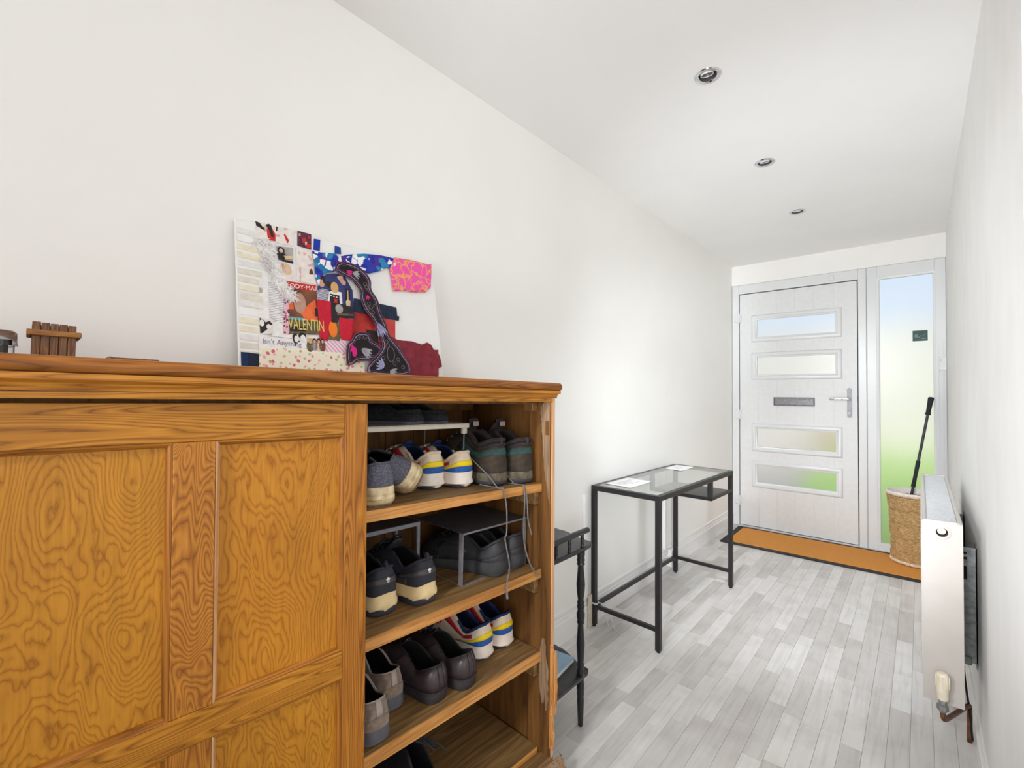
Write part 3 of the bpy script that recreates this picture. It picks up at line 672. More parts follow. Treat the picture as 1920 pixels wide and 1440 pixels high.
# ------------------------------------------------------------------ black corner shelf stand
cst = thing('corner_shelf', 'black two tier shelf stand with turned legs beside the wooden cabinet', 'shelf', (-.948, 1.456, 0))
outline = [(-.936, 1.200), (-.936, 1.486), (-.942, 1.502), (-.958, 1.510), (-.985, 1.512), (-1.020, 1.524), (-1.060, 1.543), (-1.100, 1.555), (-1.145, 1.558), (-1.190, 1.545), (-1.235, 1.510), (-1.270, 1.455), (-1.292, 1.380), (-1.300, 1.300), (-1.300, 1.200)]
def tier(z0, z1, grow=0):
    return MB().prism([(x+.948+grow*(0 if x > -.96 else -.5), y-1.456+(grow if y > 1.49 else 0)) for x, y in outline], 'z', z0, z1, .004).done('tier', M['blackwood'], cst, True, angle=30)
tier(.640, .658, .028); tier(.170, .188)
def turned_leg(x, y):
    pr = [(.0085, 0), (.0095, .004), (.0115, .05), (.0135, .095), (.012, .112), (.0145, .118), (.0120, .124), (.0145, .132), (.0145, .150), (.0125, .166), (.0125, .170)]
    pr += [(.0125, .188), (.0145, .190), (.014, .202), (.0105, .212), (.014, .226), (.0115, .232), (.0135, .262), (.0155, .30), (.0125, .345), (.0105, .372), (.0145, .380), (.0115, .386), (.0145, .394), (.0155, .41), (.0115, .425), (.0145, .440), (.012, .447), (.0140, .453), (.0105, .462), (.0145, .49), (.0165, .52), (.0125, .565), (.0110, .588), (.0155, .594), (.0125, .600), (.0155, .610), (.0130, .617), (.0155, .630), (.0155, .640)]
    MB().lathe(pr, 16, Matrix.Translation((x, y, 0))).done('turned_leg', M['blackwood'], cst, True, angle=60)
turned_leg(0, 0); turned_leg(0, -.232); turned_leg(-.31, -.05)
b = MB(); b.tube([(.010, -.262, .716), (.010, -.2, .716), (.010, .0, .716), (.010, .03, .716)], .0105, 10); b.done('gallery_rail', M['blackwood'], cst, True)
for y in (0, -.082, -.164, -.240):
    MB().lathe([(.0055, .657), (.008, .660), (.0055, .666), (.0075, .672), (.005, .680), (.0075, .690), (.0055, .697), (.007, .703), (.0055, .708)], 10, Matrix.Translation((.006, y, 0))).done('spindle', M['blackwood'], cst, True, angle=60)
bkk = thing('paperback_book', 'pale blue covered book lying on the lower black shelf', 'book', (-1.075, 1.372, .188), (0, 0, .12))
MB().box(-.092, .078, -.125, .125, .0016, .0135).done('pages', M['pages'], bkk)
MB().box(-.094, .080, -.128, .128, .0, .0016).done('back_cover', M['bookblue'], bkk)
b = MB(); b.box(-.094, .080, -.128, .128, .0136, .0154); b.box(-.0960, -.094, -.128, .128, .0, .0154); b.done('front_cover', M['bookblue'], bkk)

# ------------------------------------------------------------------ pine cabinet (slightly turned from the wall and sagging)
TH, KS = .03037, -.01756
CO = Vector((-.86, 1.17069, 0))
EX = Vector((math.cos(TH), -math.sin(TH), 0)); EY = Vector((math.sin(TH), math.cos(TH), 0))
def sag(v): return Vector((v[0], v[1], v[2]+KS*v[1]))
def cabw(lx, ly, z): return CO + EX*lx + EY*ly + Vector((0, 0, z+KS*ly))
cab = thing('pine_cabinet', 'old golden pine cupboard with sliding panelled door and open shoe shelves', 'cabinet', CO, (0, 0, -TH))
YL = -1.78
SX = -.0215
def extra(ly): return SX*(ly+.026)-.0062     # the top shelf sags a little more than the carcase
def sag_top(v): return Vector((v[0], v[1], v[2]+KS*v[1]+extra(v[1])))
def cdone(b, name, m, parent=None, warp=None, **kw): return b.done(name, m, parent or cab, warp=warp or sag, **kw)
b = MB(); 
b.prism([(-.445, 1.238), (.010, 1.238), (.017, 1.2415), (.0195, 1.247), (.0185, 1.254), (.013, 1.2605), (.006, 1.2617), (-.445, 1.2617)], 'y', YL, .014, .0015)
cdone(b, 'top_board', M['topedge'])
b = MB(); b.prism([(-.02, 1.238), (.014, 1.238), (.0145, 1.229), (.011, 1.2265), (.006, 1.224), (.003, 1.217), (.0035, 1.2135), (-.02, 1.2135)], 'y', YL, .006)
b.box(.0, .0142, .0055, .0125, 1.2275, 1.238, .001)
cdone(b, 'cornice_moulding', M['mould'], smooth=True, angle=25)
b = MB(); b.box(-.024, .0015, YL, -.0135, 1.2024, 1.2133, .001); cdone(b, 'fascia_rail', M['rail'])
b = MB(); b.box(-.060, -.042, YL, -.03, 1.196, 1.238); cdone(b, 'door_track', M['inner'])
# right end: front stile, recessed panel, edge
b = MB(); b.box(-.090, -.004, -.020, -.001, .085, 1.2130, .001); cdone(b, 'side_stile', M['inner'])
b = MB(); b.box(-.442, -.088, -.013, -.001, .02, 1.2380); cdone(b, 'side_panel', M['inner'])
b = MB(); b.box(-.0045, .0, -.0135, .0, .445, 1.2130, .0006); b.box(-.0045, .0, -.0125, -.004, .09, .445, .0006); cdone(b, 'side_edge', M['sideedge'])
b = MB(); b.box(-.43, -.03, -.0105, .0, .05, 1.2130); cdone(b, 'outer_side', M['stile'])
b = MB(); b.box(-.43, -.02, YL, YL+.02, .02, 1.238); cdone(b, 'left_side', M['stile'])
# worn pale wood down the inside of the front stile
b = MB(); seq = [(1.2020, -.024), (1.190, -.036), (1.170, -.040), (1.14, -.037), (1.10, -.034), (1.05, -.030), (1.00, -.026), (.96, -.020), (.92, -.014), (.885, -.006)]
random.seed(3); pts = []
for (z, x), (z2, x2) in zip(seq, seq[1:]):
    for k in range(4): pts.append((x+(x2-x)*k/4+random.uniform(-.002, .002), z+(z2-z)*k/4))
out = pts + [(-.0045, .885), (-.0045, 1.2020)]
b.prism(out, 'y', -.0218, -.0195); cdone(b, 'worn_strip', M['raw'])
b = MB(); b.box(-.0200, -.0046, -.0228, -.0217, 1.098, 1.142, .0004); cdone(b, 'lock_recess', M['inner'])
random.seed(11)
def splinter(z0, z1, x0, x1, y0, y1, m, seg=9, jag=.0022):
    b = MB(); L_, R_ = [], []
    for i in range(seg+1):
        t = i/seg; w = math.sin(min(1, (t+.04)*3.2)*PI/2)*math.sin(min(1, (1.04-t)*3.2)*PI/2); c = (x0+x1)/2; h = (x1-x0)/2*max(w, .15)
        L_.append((c-h+random.uniform(-jag, jag), z0+(z1-z0)*t)); R_.append((c+h+random.uniform(-jag, jag), z0+(z1-z0)*t))
    b.prism(L_+R_[::-1], 'y', y0, y1); cdone(b, 'splinter', m)
splinter(.262, .462, -.040, -.014, -.0245, -.0195, M['raw'])
splinter(.236, .448, -.012, .004, -.016, -.003, M['rawbright'])
splinter(.228, .425, -.003, .008, -.004, .0075, M['rawbright'])
splinter(.130, .245, -.010, .003, -.019, -.006, M['rawbright'])
splinter(.118, .232, -.008, .002, -.010, .0, M['rawbright'])
splinter(.245, .40, -.020, -.008, -.0225, -.014, M['raw'])
# back boards
y = -.0135
while y > -1.05:
    b = MB(); b.box(-.437, -.430, y-.108, y-.0012, .02, 1.238, .0006); cdone(b, 'back_board', M['inner']); y -= .109
b = MB(); b.box(-.437, -.430, YL, y, .02, 1.238); cdone(b, 'back_board', M['inner'])
b = MB(); b.box(-.443, -.4372, YL, -.002, .02, 1.238); cdone(b, 'back_sheet', M['inner'])
# shelves, front edge strips with their lit look in a lighter colour, cleats
for (zt, zb) in ((.951, .9255), (.676, .6485), (.419, .3885)):
    wf_ = sag_top if zt > .9 else sag
    b = MB(); b.box(-.430, -.0385, -1.05, -.0212, zb, zt, .0008); s_ = cdone(b, 'shelf_board', M['shelf'], warp=wf_)
    b = MB(); n = 14; ys_ = [-1.05+(1.05-.0212)*i/n for i in range(n+1)]
    for a, c in zip(ys_, ys_[1:]):
        b.box(-.0385, -.0350+random.uniform(-.00015, .00015), a, c, zb, zt-random.uniform(.0002, .0005))
    cdone(b, 'lit_shelf_edge', M['shelfedge'], s_, warp=wf_)
    b = MB(); b.box(-.40, -.048, -.040, -.0205, zb-.048, zb-.0004, .0015); cdone(b, 'shelf_cleat', M['shelf'])
b = MB(); b.box(-.42, -.35, -.9, -.03, 1.165, 1.200, .002); cdone(b, 'back_rail', M['inner'])
b = MB(); b.box(-.09, -.05, -.050, -.0205, 1.172, 1.200, .002); cdone(b, 'corner_block', M['inner'])
b = MB(); b.lathe([(.0001, .004), (.0035, .003), (.004, 0)], 10, Matrix.Translation((-.050, -.035, 1.186)) @ Matrix.Rotation(PI/2, 4, 'Y')); cdone(b, 'screw_head', M['chrome2'], smooth=True)
# floor of the cupboard and plinth
b = MB(); b.box(-.430, -.050, -1.05, -.0205, .098, .117, .001); fb = cdone(b, 'bottom_board', M['shelf'])
b = MB(); b.box(-.0502, -.0445, -1.05, -.024, .100, .1178, .0012); cdone(b, 'lit_bottom_edge', M['shelfedge'], fb)  # front strip in the same lighter, lit-look pine
b = MB(); b.box(-.044, .001, YL, -.002, .02, .105, .003); cdone(b, 'bottom_rail', M['shelf'])
b = MB(); b.prism([(.001, .001), (.034, .001), (.034, .050), (.028, .060), (.022, .066), (.016, .086), (.006, .092), (.001, .092)], 'y', YL, .030, .002); b.prism([(-.35, .001), (.034, .001), (.034, .060), (-.35, .060)], 'y', .003, .031, .002)
cdone(b, 'plinth_moulding', M['raw'])
# sliding door
fx = -.015
b = MB(); b.box(fx-.0205, fx-.0145, -1.42, -.640, .140, 1.190); dr = cdone(b, 'sliding_door', M['inner'])
def part(name, m, x0, x1, y0, y1, z0, z1, bev=.0012): b = MB(); b.box(x0, x1, y0, y1, z0, z1, bev); return cdone(b, name, m, dr)
part('stile', M['stile'], fx-.022, fx, -.687, -.6355, .135, 1.1958); part('stile', M['stile'], fx-.022, fx, -1.42, -1.372, .135, 1.1958)
part('top_rail', M['rail'], fx-.022, fx, -1.3715, -.6875, 1.1318, 1.1958)
part('middle_rail', M['rail'], fx-.022, fx, -1.3715, -.6875, .6285, .6830)
part('bottom_rail', M['rail'], fx-.022, fx, -1.3715, -.6875, .135, .215)
part('muntin', M['muntin'], fx-.022, fx-.0006, -.9795, -.9195, .6834, 1.1314); part('muntin', M['stile'], fx-.022, fx-.0006, -.9795, -.9195, .2154, .6281)
def bead(y0, y1, z0, z1, ml='bead'):
    w = .0085
    pr = lambda s: [(fx-.0135, 0), (fx-.0015, 0), (fx-.002, s*w*.35), (fx-.006, s*w*.75), (fx-.011, s*w), (fx-.0135, s*w)]
    def run(axis, pos, s, a, c, m):
        b = MB(); p = [(x_, pos+d) for x_, d in pr(s)]
        if axis == 'z': b.prism(p, 'z', a, c)
        else: b.prism(p, 'y', a, c)
        cdone(b, 'bead', m, dr)
    run('z', y0, 1, z0, z1, M[ml]); run('z', y1, -1, z0, z1, M['bead'])
    run('y', z0, 1, y0, y1, M['beadh']); run('y', z1, -1, y0, y1, M['beadh'])
for (y0, y1, z0, z1, m) in ((-1.3715, -.980, .6834, 1.1314, 'panel_a'), (-.919, -.6878, .6834, 1.1314, 'panel_b'), (-1.3715, -.980, .2154, .6281, 'panel_b'), (-.919, -.6878, .2154, .6281, 'panel_a')):
    part('panel', M[m], fx-.0145, fx-.0115, y0, y1, z0, z1, 0); bead(y0, y1, z0, z1, 'sideedge' if y0 > -.95 else 'bead')
b = MB(); b.box(-.040, -.0375, YL+.02, -1.38, .135, 1.1958); cdone(b, 'rear_door', M['panel_b'])

# ------------------------------------------------------------------ things on the cabinet top
def on_top(lx, ly): return cabw(lx, ly, 1.2620)
ROT = (math.atan(-KS)*0, 0, -TH)
bx_ = thing('slatted_wooden_box', 'small dark wooden box of upright slats with amber band on the cabinet', 'box', on_top(-.20, -1.1145), (KS, 0, -TH))
for k in range(5):
    y0 = -.0265+k*.0106; h = (.0635, .0625, .0620, .0618, .0612)[k]
    MB().box(.012, .018, y0+.0003, y0+.0103, .0, h, .0008).done('slat', M['boxwood'], bx_)
    MB().box(-.040, -.034, y0+.0003, y0+.0103, .0, h, .0008).done('slat', M['boxwood'], bx_)
MB().box(.0102, .0118, -.0262, .0262, .003, .0585).done('inner_board', M['boxwood'], bx_)
for y0 in (-.0265, .0205): MB().box(-.0338, .0100, y0, y0+.006, 0, .059, .0008).done('side_board', M['boxwood'], bx_)
MB().box(-.0338, .0118, -.0203, .0203, .0, .003).done('box_floor', M['boxwood'], bx_)
b = MB(); b.box(.0182, .0242, -.0325, .0325, .0405, .0500, .0012); b.box(-.0465, -.0402, -.0325, .0325, .0405, .0500, .0012); b.box(-.0402, .0182, -.0325, -.0272, .0405, .05, .001); b.box(-.0402, .0182, .0272, .0325, .0405, .05, .001)
b.done('band', M['boxband'], bx_)
jr = thing('clear_jar', 'clear plastic jar with grey lid at the left end of the cabinet', 'jar', on_top(-.20, -1.182), (KS, 0, -TH))
MB().lathe([(.0001, .0), (.0225, .0), (.0235, .003), (.0235, .034), (.022, .034), (.022, .003), (.0001, .002)], 28).done('jar_body', M['jar'], jr, True)
M['smoke'] = glass_mat('smoky_plastic_lid', .12, (.62, .60, .63))
MB().lathe([(.0265, .0215), (.0272, .0215), (.0262, .026), (.0255, .042), (.0225, .0455), (.0001, .046)], 28).done('jar_lid', M['smoke'], jr, True)
MB().lathe([(.0001, .0035), (.012, .0035), (.012, .030), (.0001, .030)], 16, Matrix.Translation((.006, .004, 0))).done('jar_contents', M['dark'], jr, True)
ct = thing('thin_tray', 'thin dark flat piece lying on the cabinet top', 'tray', on_top(-.055, -1.030), (KS, 0, -TH))
MB().box(-.04, .04, -.030, .030, .0, .0030, .001).done('tray_base', M['boxwood'], ct)
b = MB(); b.box(-.04, .04, -.030, -.0275, .0030, .0038, .0003); b.done('tray_lip', M['boxwood'], ct)

# ------------------------------------------------------------------ shoes
O_PTS = [(0, 0), (.023, .005), (.0345, .028), (.0355, .075), (.0375, .125), (.046, .185), (.0455, .228), (.030, .272), (0, .290)]
T_PTS = [(0, .011, 1.0), (.019, .015, .99), (.0275, .036, .90), (.0290, .062, .80), (.0270, .088, .82), (.0235, .112, .97), (.0190, .132, 1.0), (.0105, .143, 1.0), (0, .146, 1.0)]
class Shoe:
    def __init__(s, L=.29, wid=1.0, zs=.030, zt=.022, zh=.105, za=None, zthroat=.112, throat_y=1.0, bulge=.004, heel_lean=0):
        k = L/.290
        o = [(x*wid*k, y*k) for x, y in O_PTS]; o = o+[(-x, y) for x, y in o[-2:0:-1]]
        def th(i, x, y, h):
            ref = zh if i < 2 else (zh*.5+(za or zh*.82)*.5 if i == 2 else ((za or zh*.82) if i == 3 else ((za or zh*.82)*.55+zthroat*.45 if i == 4 else zthroat*(.96 if i == 5 else 1))))
            return ref
        t = [(x*wid*k, (y*(throat_y if y > .07 else 1)+heel_lean*(1 if y < .03 else .3))*k, th(i, x, y, h)) for i, (x, y, h) in enumerate(T_PTS)]
        t = t+[(-x, y, z) for x, y, z in t[-2:0:-1]]
        s.O = catmull(o, 4, True); s.T = catmull(t, 4, True); s.n = len(s.O); s.L = L; s.k = k; s.zs, s.zt, s.zh, s.bulge, s.zthroat = zs, zt, zh, bulge, zthroat
        # outward normals of the footprint
        s.Nn = []
        for i in range(s.n):
            a, c = s.O[i-1], s.O[(i+1) % s.n]; d = Vector((c[0]-a[0], c[1]-a[1])).normalized(); s.Nn.append(Vector((d.y, -d.x)))
    def idx(s, u):
        f = (u % 1)*s.n; i = int(f) % s.n; return i, (i+1) % s.n, f-int(f)
    def foot(s, u, off=0):
        i, j, t = s.idx(u); return Vector((s.O[i][0]*(1-t)+s.O[j][0]*t, s.O[i][1]*(1-t)+s.O[j][1]*t)) + (s.Nn[i]*(1-t)+s.Nn[j]*t)*off
    def spring(s, y): return .016*max(0, (y/s.L-.72)/.28)**2
    def sole_top(s, u):
        y = s.foot(u).y/s.L; return s.zs + (s.zt-s.zs)*min(1, max(0, (y-.2)/.6)) + s.spring(y*s.L)
    def S(s, u, v):
        i, j, t = s.idx(u)
        o = s.foot(u); T = Vector(s.T[i])*(1-t)+Vector(s.T[j])*t
        zb = s.sole_top(u)-.004; y = o.y/s.L
        toe = min(1, max(0, (y-.42)/.3))
        a = 1-math.cos(v*PI/2); sv = math.sin(v*PI/2)
        ah = a*toe + (v**1.5)*(1-toe)
        fz = sv*(1-.58*toe) + (.58*toe)*v**1.15
        fz = fz*toe + v*(1-toe)
        p = o.lerp(T.xy, ah); nr = s.Nn[i]*(1-t)+s.Nn[j]*t
        p = p + nr*s.bulge*math.sin(v*PI)*(1-.6*toe)
        return Vector((p.x, p.y, zb+(T.z-zb)*fz))
    def normal(s, u, v):
        a = s.S(u+.004, v)-s.S(u-.004, v); c = s.S(u, min(1, v+.02))-s.S(u, max(0, v-.02)); return a.cross(c).normalized()
    def at(s, u, v, off): return s.S(u, v)+s.normal(u, v)*off
    def upper(s, mats, parent, thick=.005, nv=11):
        b = MB(); rows = [[s.S(i/s.n, k/nv) for i in range(s.n)] for k in range(nv+1)]
        b.loft(rows, True); o = b.done('upper', mats, parent, True, angle=180)
        md = o.modifiers.new('thickness', 'SOLIDIFY'); md.thickness = thick; md.offset = -1; md.material_offset = 1; md.material_offset_rim = 1 if len(mats) < 3 else 2; md.use_quality_normals = True
        return o
    def patch(s, name, u0, u1, vlo, vhi, m, parent, off=.0009, nu=16, nv=3, thick=.0008):
        b = MB(); rows = []
        for k in range(nv+1):
            row = []
            for i in range(nu+1):
                u = u0+(u1-u0)*i/nu; lo = vlo(u) if callable(vlo) else vlo; hi = vhi(u) if callable(vhi) else vhi
                row.append(s.at(u, lo+(hi-lo)*k/nv, off))
            rows.append(row)
        b.grid(rows); o = b.done(name, m, parent, True, angle=180); md = o.modifiers.new('thickness', 'SOLIDIFY'); md.thickness = thick; md.offset = 0
        return o
    def sole(s, name, levels, m, parent, n=96, cap=True):
        """levels: list of (z function of (u,y), outward offset)"""
        b = MB(); rings = []
        for zf, off in levels:
            r = []
            for i in range(n):
                u = i/n; q = s.foot(u, off(u) if callable(off) else off); z = zf(u, q.y) if callable(zf) else zf + s.spring(q.y)
                r.append((q.x, q.y, z))
            rings.append(r)
        b.loft(rings, True, cap, cap); return b.done(name, m, parent, True, angle=50)
    def insole(s, m, parent, z):
        b = MB(); r = [s.foot(i/64, -.006) for i in range(64)]
        b.loft([[(q.x, q.y, z+.35*s.spring(q.y)) for q in r], [(q.x, q.y, z+.002+.35*s.spring(q.y)) for q in r]], True, True, True); return b.done('insole', m, parent)
    def tongue(s, m, parent, rise=.022, w=.021, thick=.006):
        y0 = s.T[s.n//2][1]; z0 = s.zthroat; rows = []
        for (dy, dz, ww) in ((.028, -.016, 1.1), (.012, -.004, 1.1), (.0, .004, 1.05), (-.010, rise*.6, 1.0), (-.016, rise, .9), (-.017, rise+.004, .6)):
            rows.append([Vector((w*ww*math.sin(a), y0+dy+.006*(1-math.cos(a)), z0+dz-.012*(1-math.cos(a)))) for a in [(-1+2*i/10)*1.2 for i in range(11)]])
        b = MB(); b.grid(rows); o = b.done('tongue', m, parent, True, angle=180); md = o.modifiers.new('thickness', 'SOLIDIFY'); md.thickness = thick; md.offset = 0
        return o
    def laces(s, m, parent, r=.0022, vs_=(.66, .76, .86, .95), spread=.085, bow=True, bowscale=1.0):
        b = MB()
        for k, v in enumerate(vs_):
            sp = spread*(1-.25*k/len(vs_)); n = 10
            b.tube([s.at(.5-sp+2*sp*i/n, v, .0035+.002*math.sin(PI*i/n)) for i in range(n+1)], r, 6)
            if k+1 < len(vs_):
                v2 = vs_[k+1]; b.tube([s.at(.5-sp+2*sp*i/n, v+(v2-v)*i/n, .005+.002*math.sin(PI*i/n)) for i in range(n+1)], r, 6)
        if bow:
            c = s.at(.5, .97, .010)
            for sg in (-1, 1):
                q = bowscale
                b.tube(catmull([c, c+Vector((sg*.016, .004, .014))*q, c+Vector((sg*.036, .002, .012))*q, c+Vector((sg*.040, .012, .0))*q, c+Vector((sg*.022, .010, .003))*q, c], 5), r, 6)
                b.tube(catmull([c, c+Vector((sg*.012, .018, .004))*q, c+Vector((sg*.030, .034, -.008))*q, c+Vector((sg*.034, .050, -.018))*q], 5), r, 6)
        return b.done('laces', m, parent, True)
def place(o, lx, ly, z0, yaw=0, roll=0, pitch=0, lift=0):
    xa = (EY + Vector((0, 0, KS))).normalized(); ya = -EX; za = xa.cross(ya)
    m = Matrix((xa, ya, za)).transposed().to_4x4()
    m = m @ Matrix.Rotation(math.radians(yaw), 4, 'Z') @ Matrix.Rotation(math.radians(roll), 4, 'Y') @ Matrix.Rotation(math.radians(pitch), 4, 'X')
    m.translation = cabw(lx, ly, z0+lift+(extra(ly) if z0 > .9 else 0)); o.matrix_world = m
def pair(build, labels, spots, group):
    o = None
    for lab, sp in zip(labels, spots):
        c = build() if o is None else copy_tree(o)
        o = o or c
        c['label'] = lab; c['category'] = 'shoe'; c['group'] = group; place(c, *sp)
S1, S2, S3, SF = .9512, .6762, .4192, .1172
M['lining_dark'] = pm('dark_lining', (30, 26, 28), None, 90, .95)
M['knit'] = voro_mat('grey_knit', [(104, 102, 114), (96, 95, 107), (110, 108, 120)], (82, 81, 93), 230, .55, .9)
M['dirtycream'] = pm('muddy_cream_rubber', (226, 208, 170), (172, 142, 96), 28, .7, .2, detail=6, lo=.34, hi=.56)
M['muddy'] = pm('muddy_tread', (150, 128, 92), (84, 70, 52), 60, .85, .4, detail=6)
M['offwhite'] = pm('off_white_canvas', (226, 208, 186), (218, 198, 174), 120, .75, .1)
M['whitesole'] = pm('off_white_sole', (240, 228, 216), (228, 214, 200), 20, .55, .05, lo=.3)
M['yellow'] = pm('yellow_band', (246, 214, 12), (238, 204, 8), 40, .6)
M['blue'] = pm('blue_band', (40, 92, 168), (34, 80, 152), 90, .8, .1)
M['navy'] = pm('navy_lining', (26, 48, 96), (18, 34, 72), 90, .9, .1)
M['red'] = pm('red_trim', (196, 30, 44), (170, 22, 36), 60, .75)
M['greysole'] = pm('dark_grey_rubber', (58, 56, 60), None, 50, .8)
M['bootbrown'] = pm('worn_brown_nubuck', (72, 57, 42), (44, 37, 31), 22, .85, .3, detail=7)
M['bootteal'] = pm('faded_teal_panel', (48, 92, 86), (40, 56, 54), 26, .8, .2, detail=6)
M['bootpad'] = pm('dark_purple_grey_padding', (58, 47, 45), (40, 34, 35), 60, .9, .2)
M['bootsole'] = pm('muddy_boot_sole', (116, 106, 88), (72, 62, 48), 34, .8, .4, detail=6)
M['bootlace'] = pm('grey_lace', (126, 120, 120), (100, 95, 96), 200, .85)
M['tagpale'] = pm('pale_woven_tag', (176, 156, 146), None, 60, .8)
M['blackknit'] = pm('black_mesh', (46, 45, 54), (36, 35, 42), 150, .8, .3)
M['blackpanel'] = pm('dark_brown_grey_panel', (70, 64, 66), (58, 53, 55), 80, .6)
M['sand'] = pm('sand_midsole', (226, 200, 152), (210, 182, 132), 24, .65, .05)
M['bluesole'] = pm('slate_blue_outsole', (62, 64, 84), (44, 44, 56), 30, .7)
M['logo'] = pm('white_print', (232, 232, 232), None, 50, .6)
M['charcoal'] = pm('charcoal_leather', (50, 48, 51), (38, 36, 39), 40, .6, .1)
M['charcoal2'] = pm('charcoal_sole', (64, 64, 66), (50, 50, 52), 30, .75)
M['suede'] = pm('taupe_suede', (138, 118, 102), (112, 94, 80), 70, .95, .3, sheen=.3)
M['suedeedge'] = pm('pale_suede_edge', (166, 152, 144), None, 90, .95)
M['leather'] = pm('dark_brown_leather', (62, 50, 50), (46, 38, 40), 30, .38, .12)
M['stack'] = pm('dark_heel_stack', (50, 44, 46), (40, 36, 38), 40, .5)
M['felt'] = pm('black_felt', (46, 46, 50), (30, 30, 36), 120, .95, .4)
M['feltsole'] = pm('grey_slipper_sole', (104, 108, 118), (84, 86, 96), 40, .8)
def root(name='shoe'):
    return thing(name, 'shoe', 'shoe')
rf = lambda z, off=0: (lambda u, y: z)

def grey_trainer():
    t = root('knit_trainer'); s = Shoe(.285, 1.06, .042, .028, .099, .080, .105)
    s.upper([M['knit'], M['lining_dark']], t, .005)
    lv = [(0.0015, -.004), (0.0, -.001)]
    so = s.sole('midsole', [(.004, -.001), (.009, .004), (.0145, .0060), (.0160, .0036), (.0175, .0060), (.0250, .0055), (.0265, .0034), (.028, .0048), (lambda u, y: s.sole_top(u)+.003, .003), (lambda u, y: s.sole_top(u)+.004, -.002)], M['dirtycream'], t)
    s.sole('outsole', [(0.0, -.006), (.0, -.001), (.004, .0012), (.0055, -.001)], M['muddy'], t)
    s.insole(M['lining_dark'], t, .040); s.tongue(M['knit'], t, .012)
    s.laces(M['bootlace'], t, .002, bow=False)
    b = MB(); b.tube([s.at(u, .995, .0012) for u in [-.30+.6*i/24 for i in range(25)]], .0028, 6); b.done('collar_binding', M['knit'], t, True)
    return t
def retro_trainer(lace_red=False):
    t = root('retro_trainer'); s = Shoe(.290, 1.08, .042, .028, .102, .072, .112, 1.0, .004)
    au = lambda u: abs((u+.5) % 1-.5)
    s.upper([M['offwhite'], M['navy']], t, .0055)
    s.sole('midsole', [(lambda u, y: .003+s.spring(y)+.010*math.exp(-((au(u)-.085)/.05)**2), .001), (.013, lambda u: .0025+.004*(au(u) < .2)), (.026, .0022), (lambda u, y: s.sole_top(u)+.003, .0034), (lambda u, y: s.sole_top(u)+.0045, -.003)], M['whitesole'], t)
    s.sole('outsole', [(.0, -.008), (.0, -.002), (.005, .0005), (.011, -.004)], M['greysole'], t)
    s.insole(M['offwhite'], t, .040); s.tongue(M['navy'], t, .014, .019)
    s.patch('blue_band', -.22, .22, .09, lambda u: .38-.14*max(0, au(u)-.10)/.1, M['blue'], t)
    s.patch('yellow_band', -.20, .20, lambda u: .38-.14*max(0, au(u)-.10)/.1, lambda u: .62-.20*max(0, au(u)-.06)/.1, M['yellow'], t, .0010)
    for sg in (-1, 1):
        s.patch('red_tab', sg*.125, sg*.185, .56, .76, M['red'], t, .0014, 6, 2)
        s.patch('red_line', sg*.18, sg*.40, lambda u: .62+.1*(au(u)-.18)/.2, lambda u: .76+.12*(au(u)-.18)/.2, M['red'], t, .0014, 14, 2)
    b = MB(); b.tube([s.at(u, .99, .0005) for u in [-.27+.54*i/24 for i in range(25)]], .0045, 8); b.done('collar_padding', M['navy'] if lace_red else M['offwhite'], t, True)
    s.patch('toe_cap', .36, .64, .0, .34, M['offwhite'], t, .0012, 12, 3)
    if lace_red:
        s.laces(M['red'], t, .0034, (.55, .65, .75, .85, .95), spread=.11, bow=True, bowscale=1.7)
        rnd = random.Random(4); b = MB(); th = s.zthroat
        for k in range(7):
            c = Vector((rnd.uniform(-.026, .016), rnd.uniform(.135, .185), th+rnd.uniform(-.004, .016))); pts = [c+Vector((rnd.uniform(-.030, .022), rnd.uniform(-.020, .034), rnd.uniform(-.014, .022))) for q in range(6)]
            b.tube(catmull([tuple(q) for q in pts], 6, False), .0033, 6)
        for x0 in (-.040, -.030): b.tube(catmull([(x0+.03, .15, th+.008), (x0, .155, th+.012), (x0-.012, .150, th-.006), (x0-.016, .160, th-.034)], 6), .0033, 6)
        b.done('loose_laces', M['red'], t, True)
    else: s.laces(M['whitesole'], t, .0022, (.66, .76, .86), bow=False)
    return t
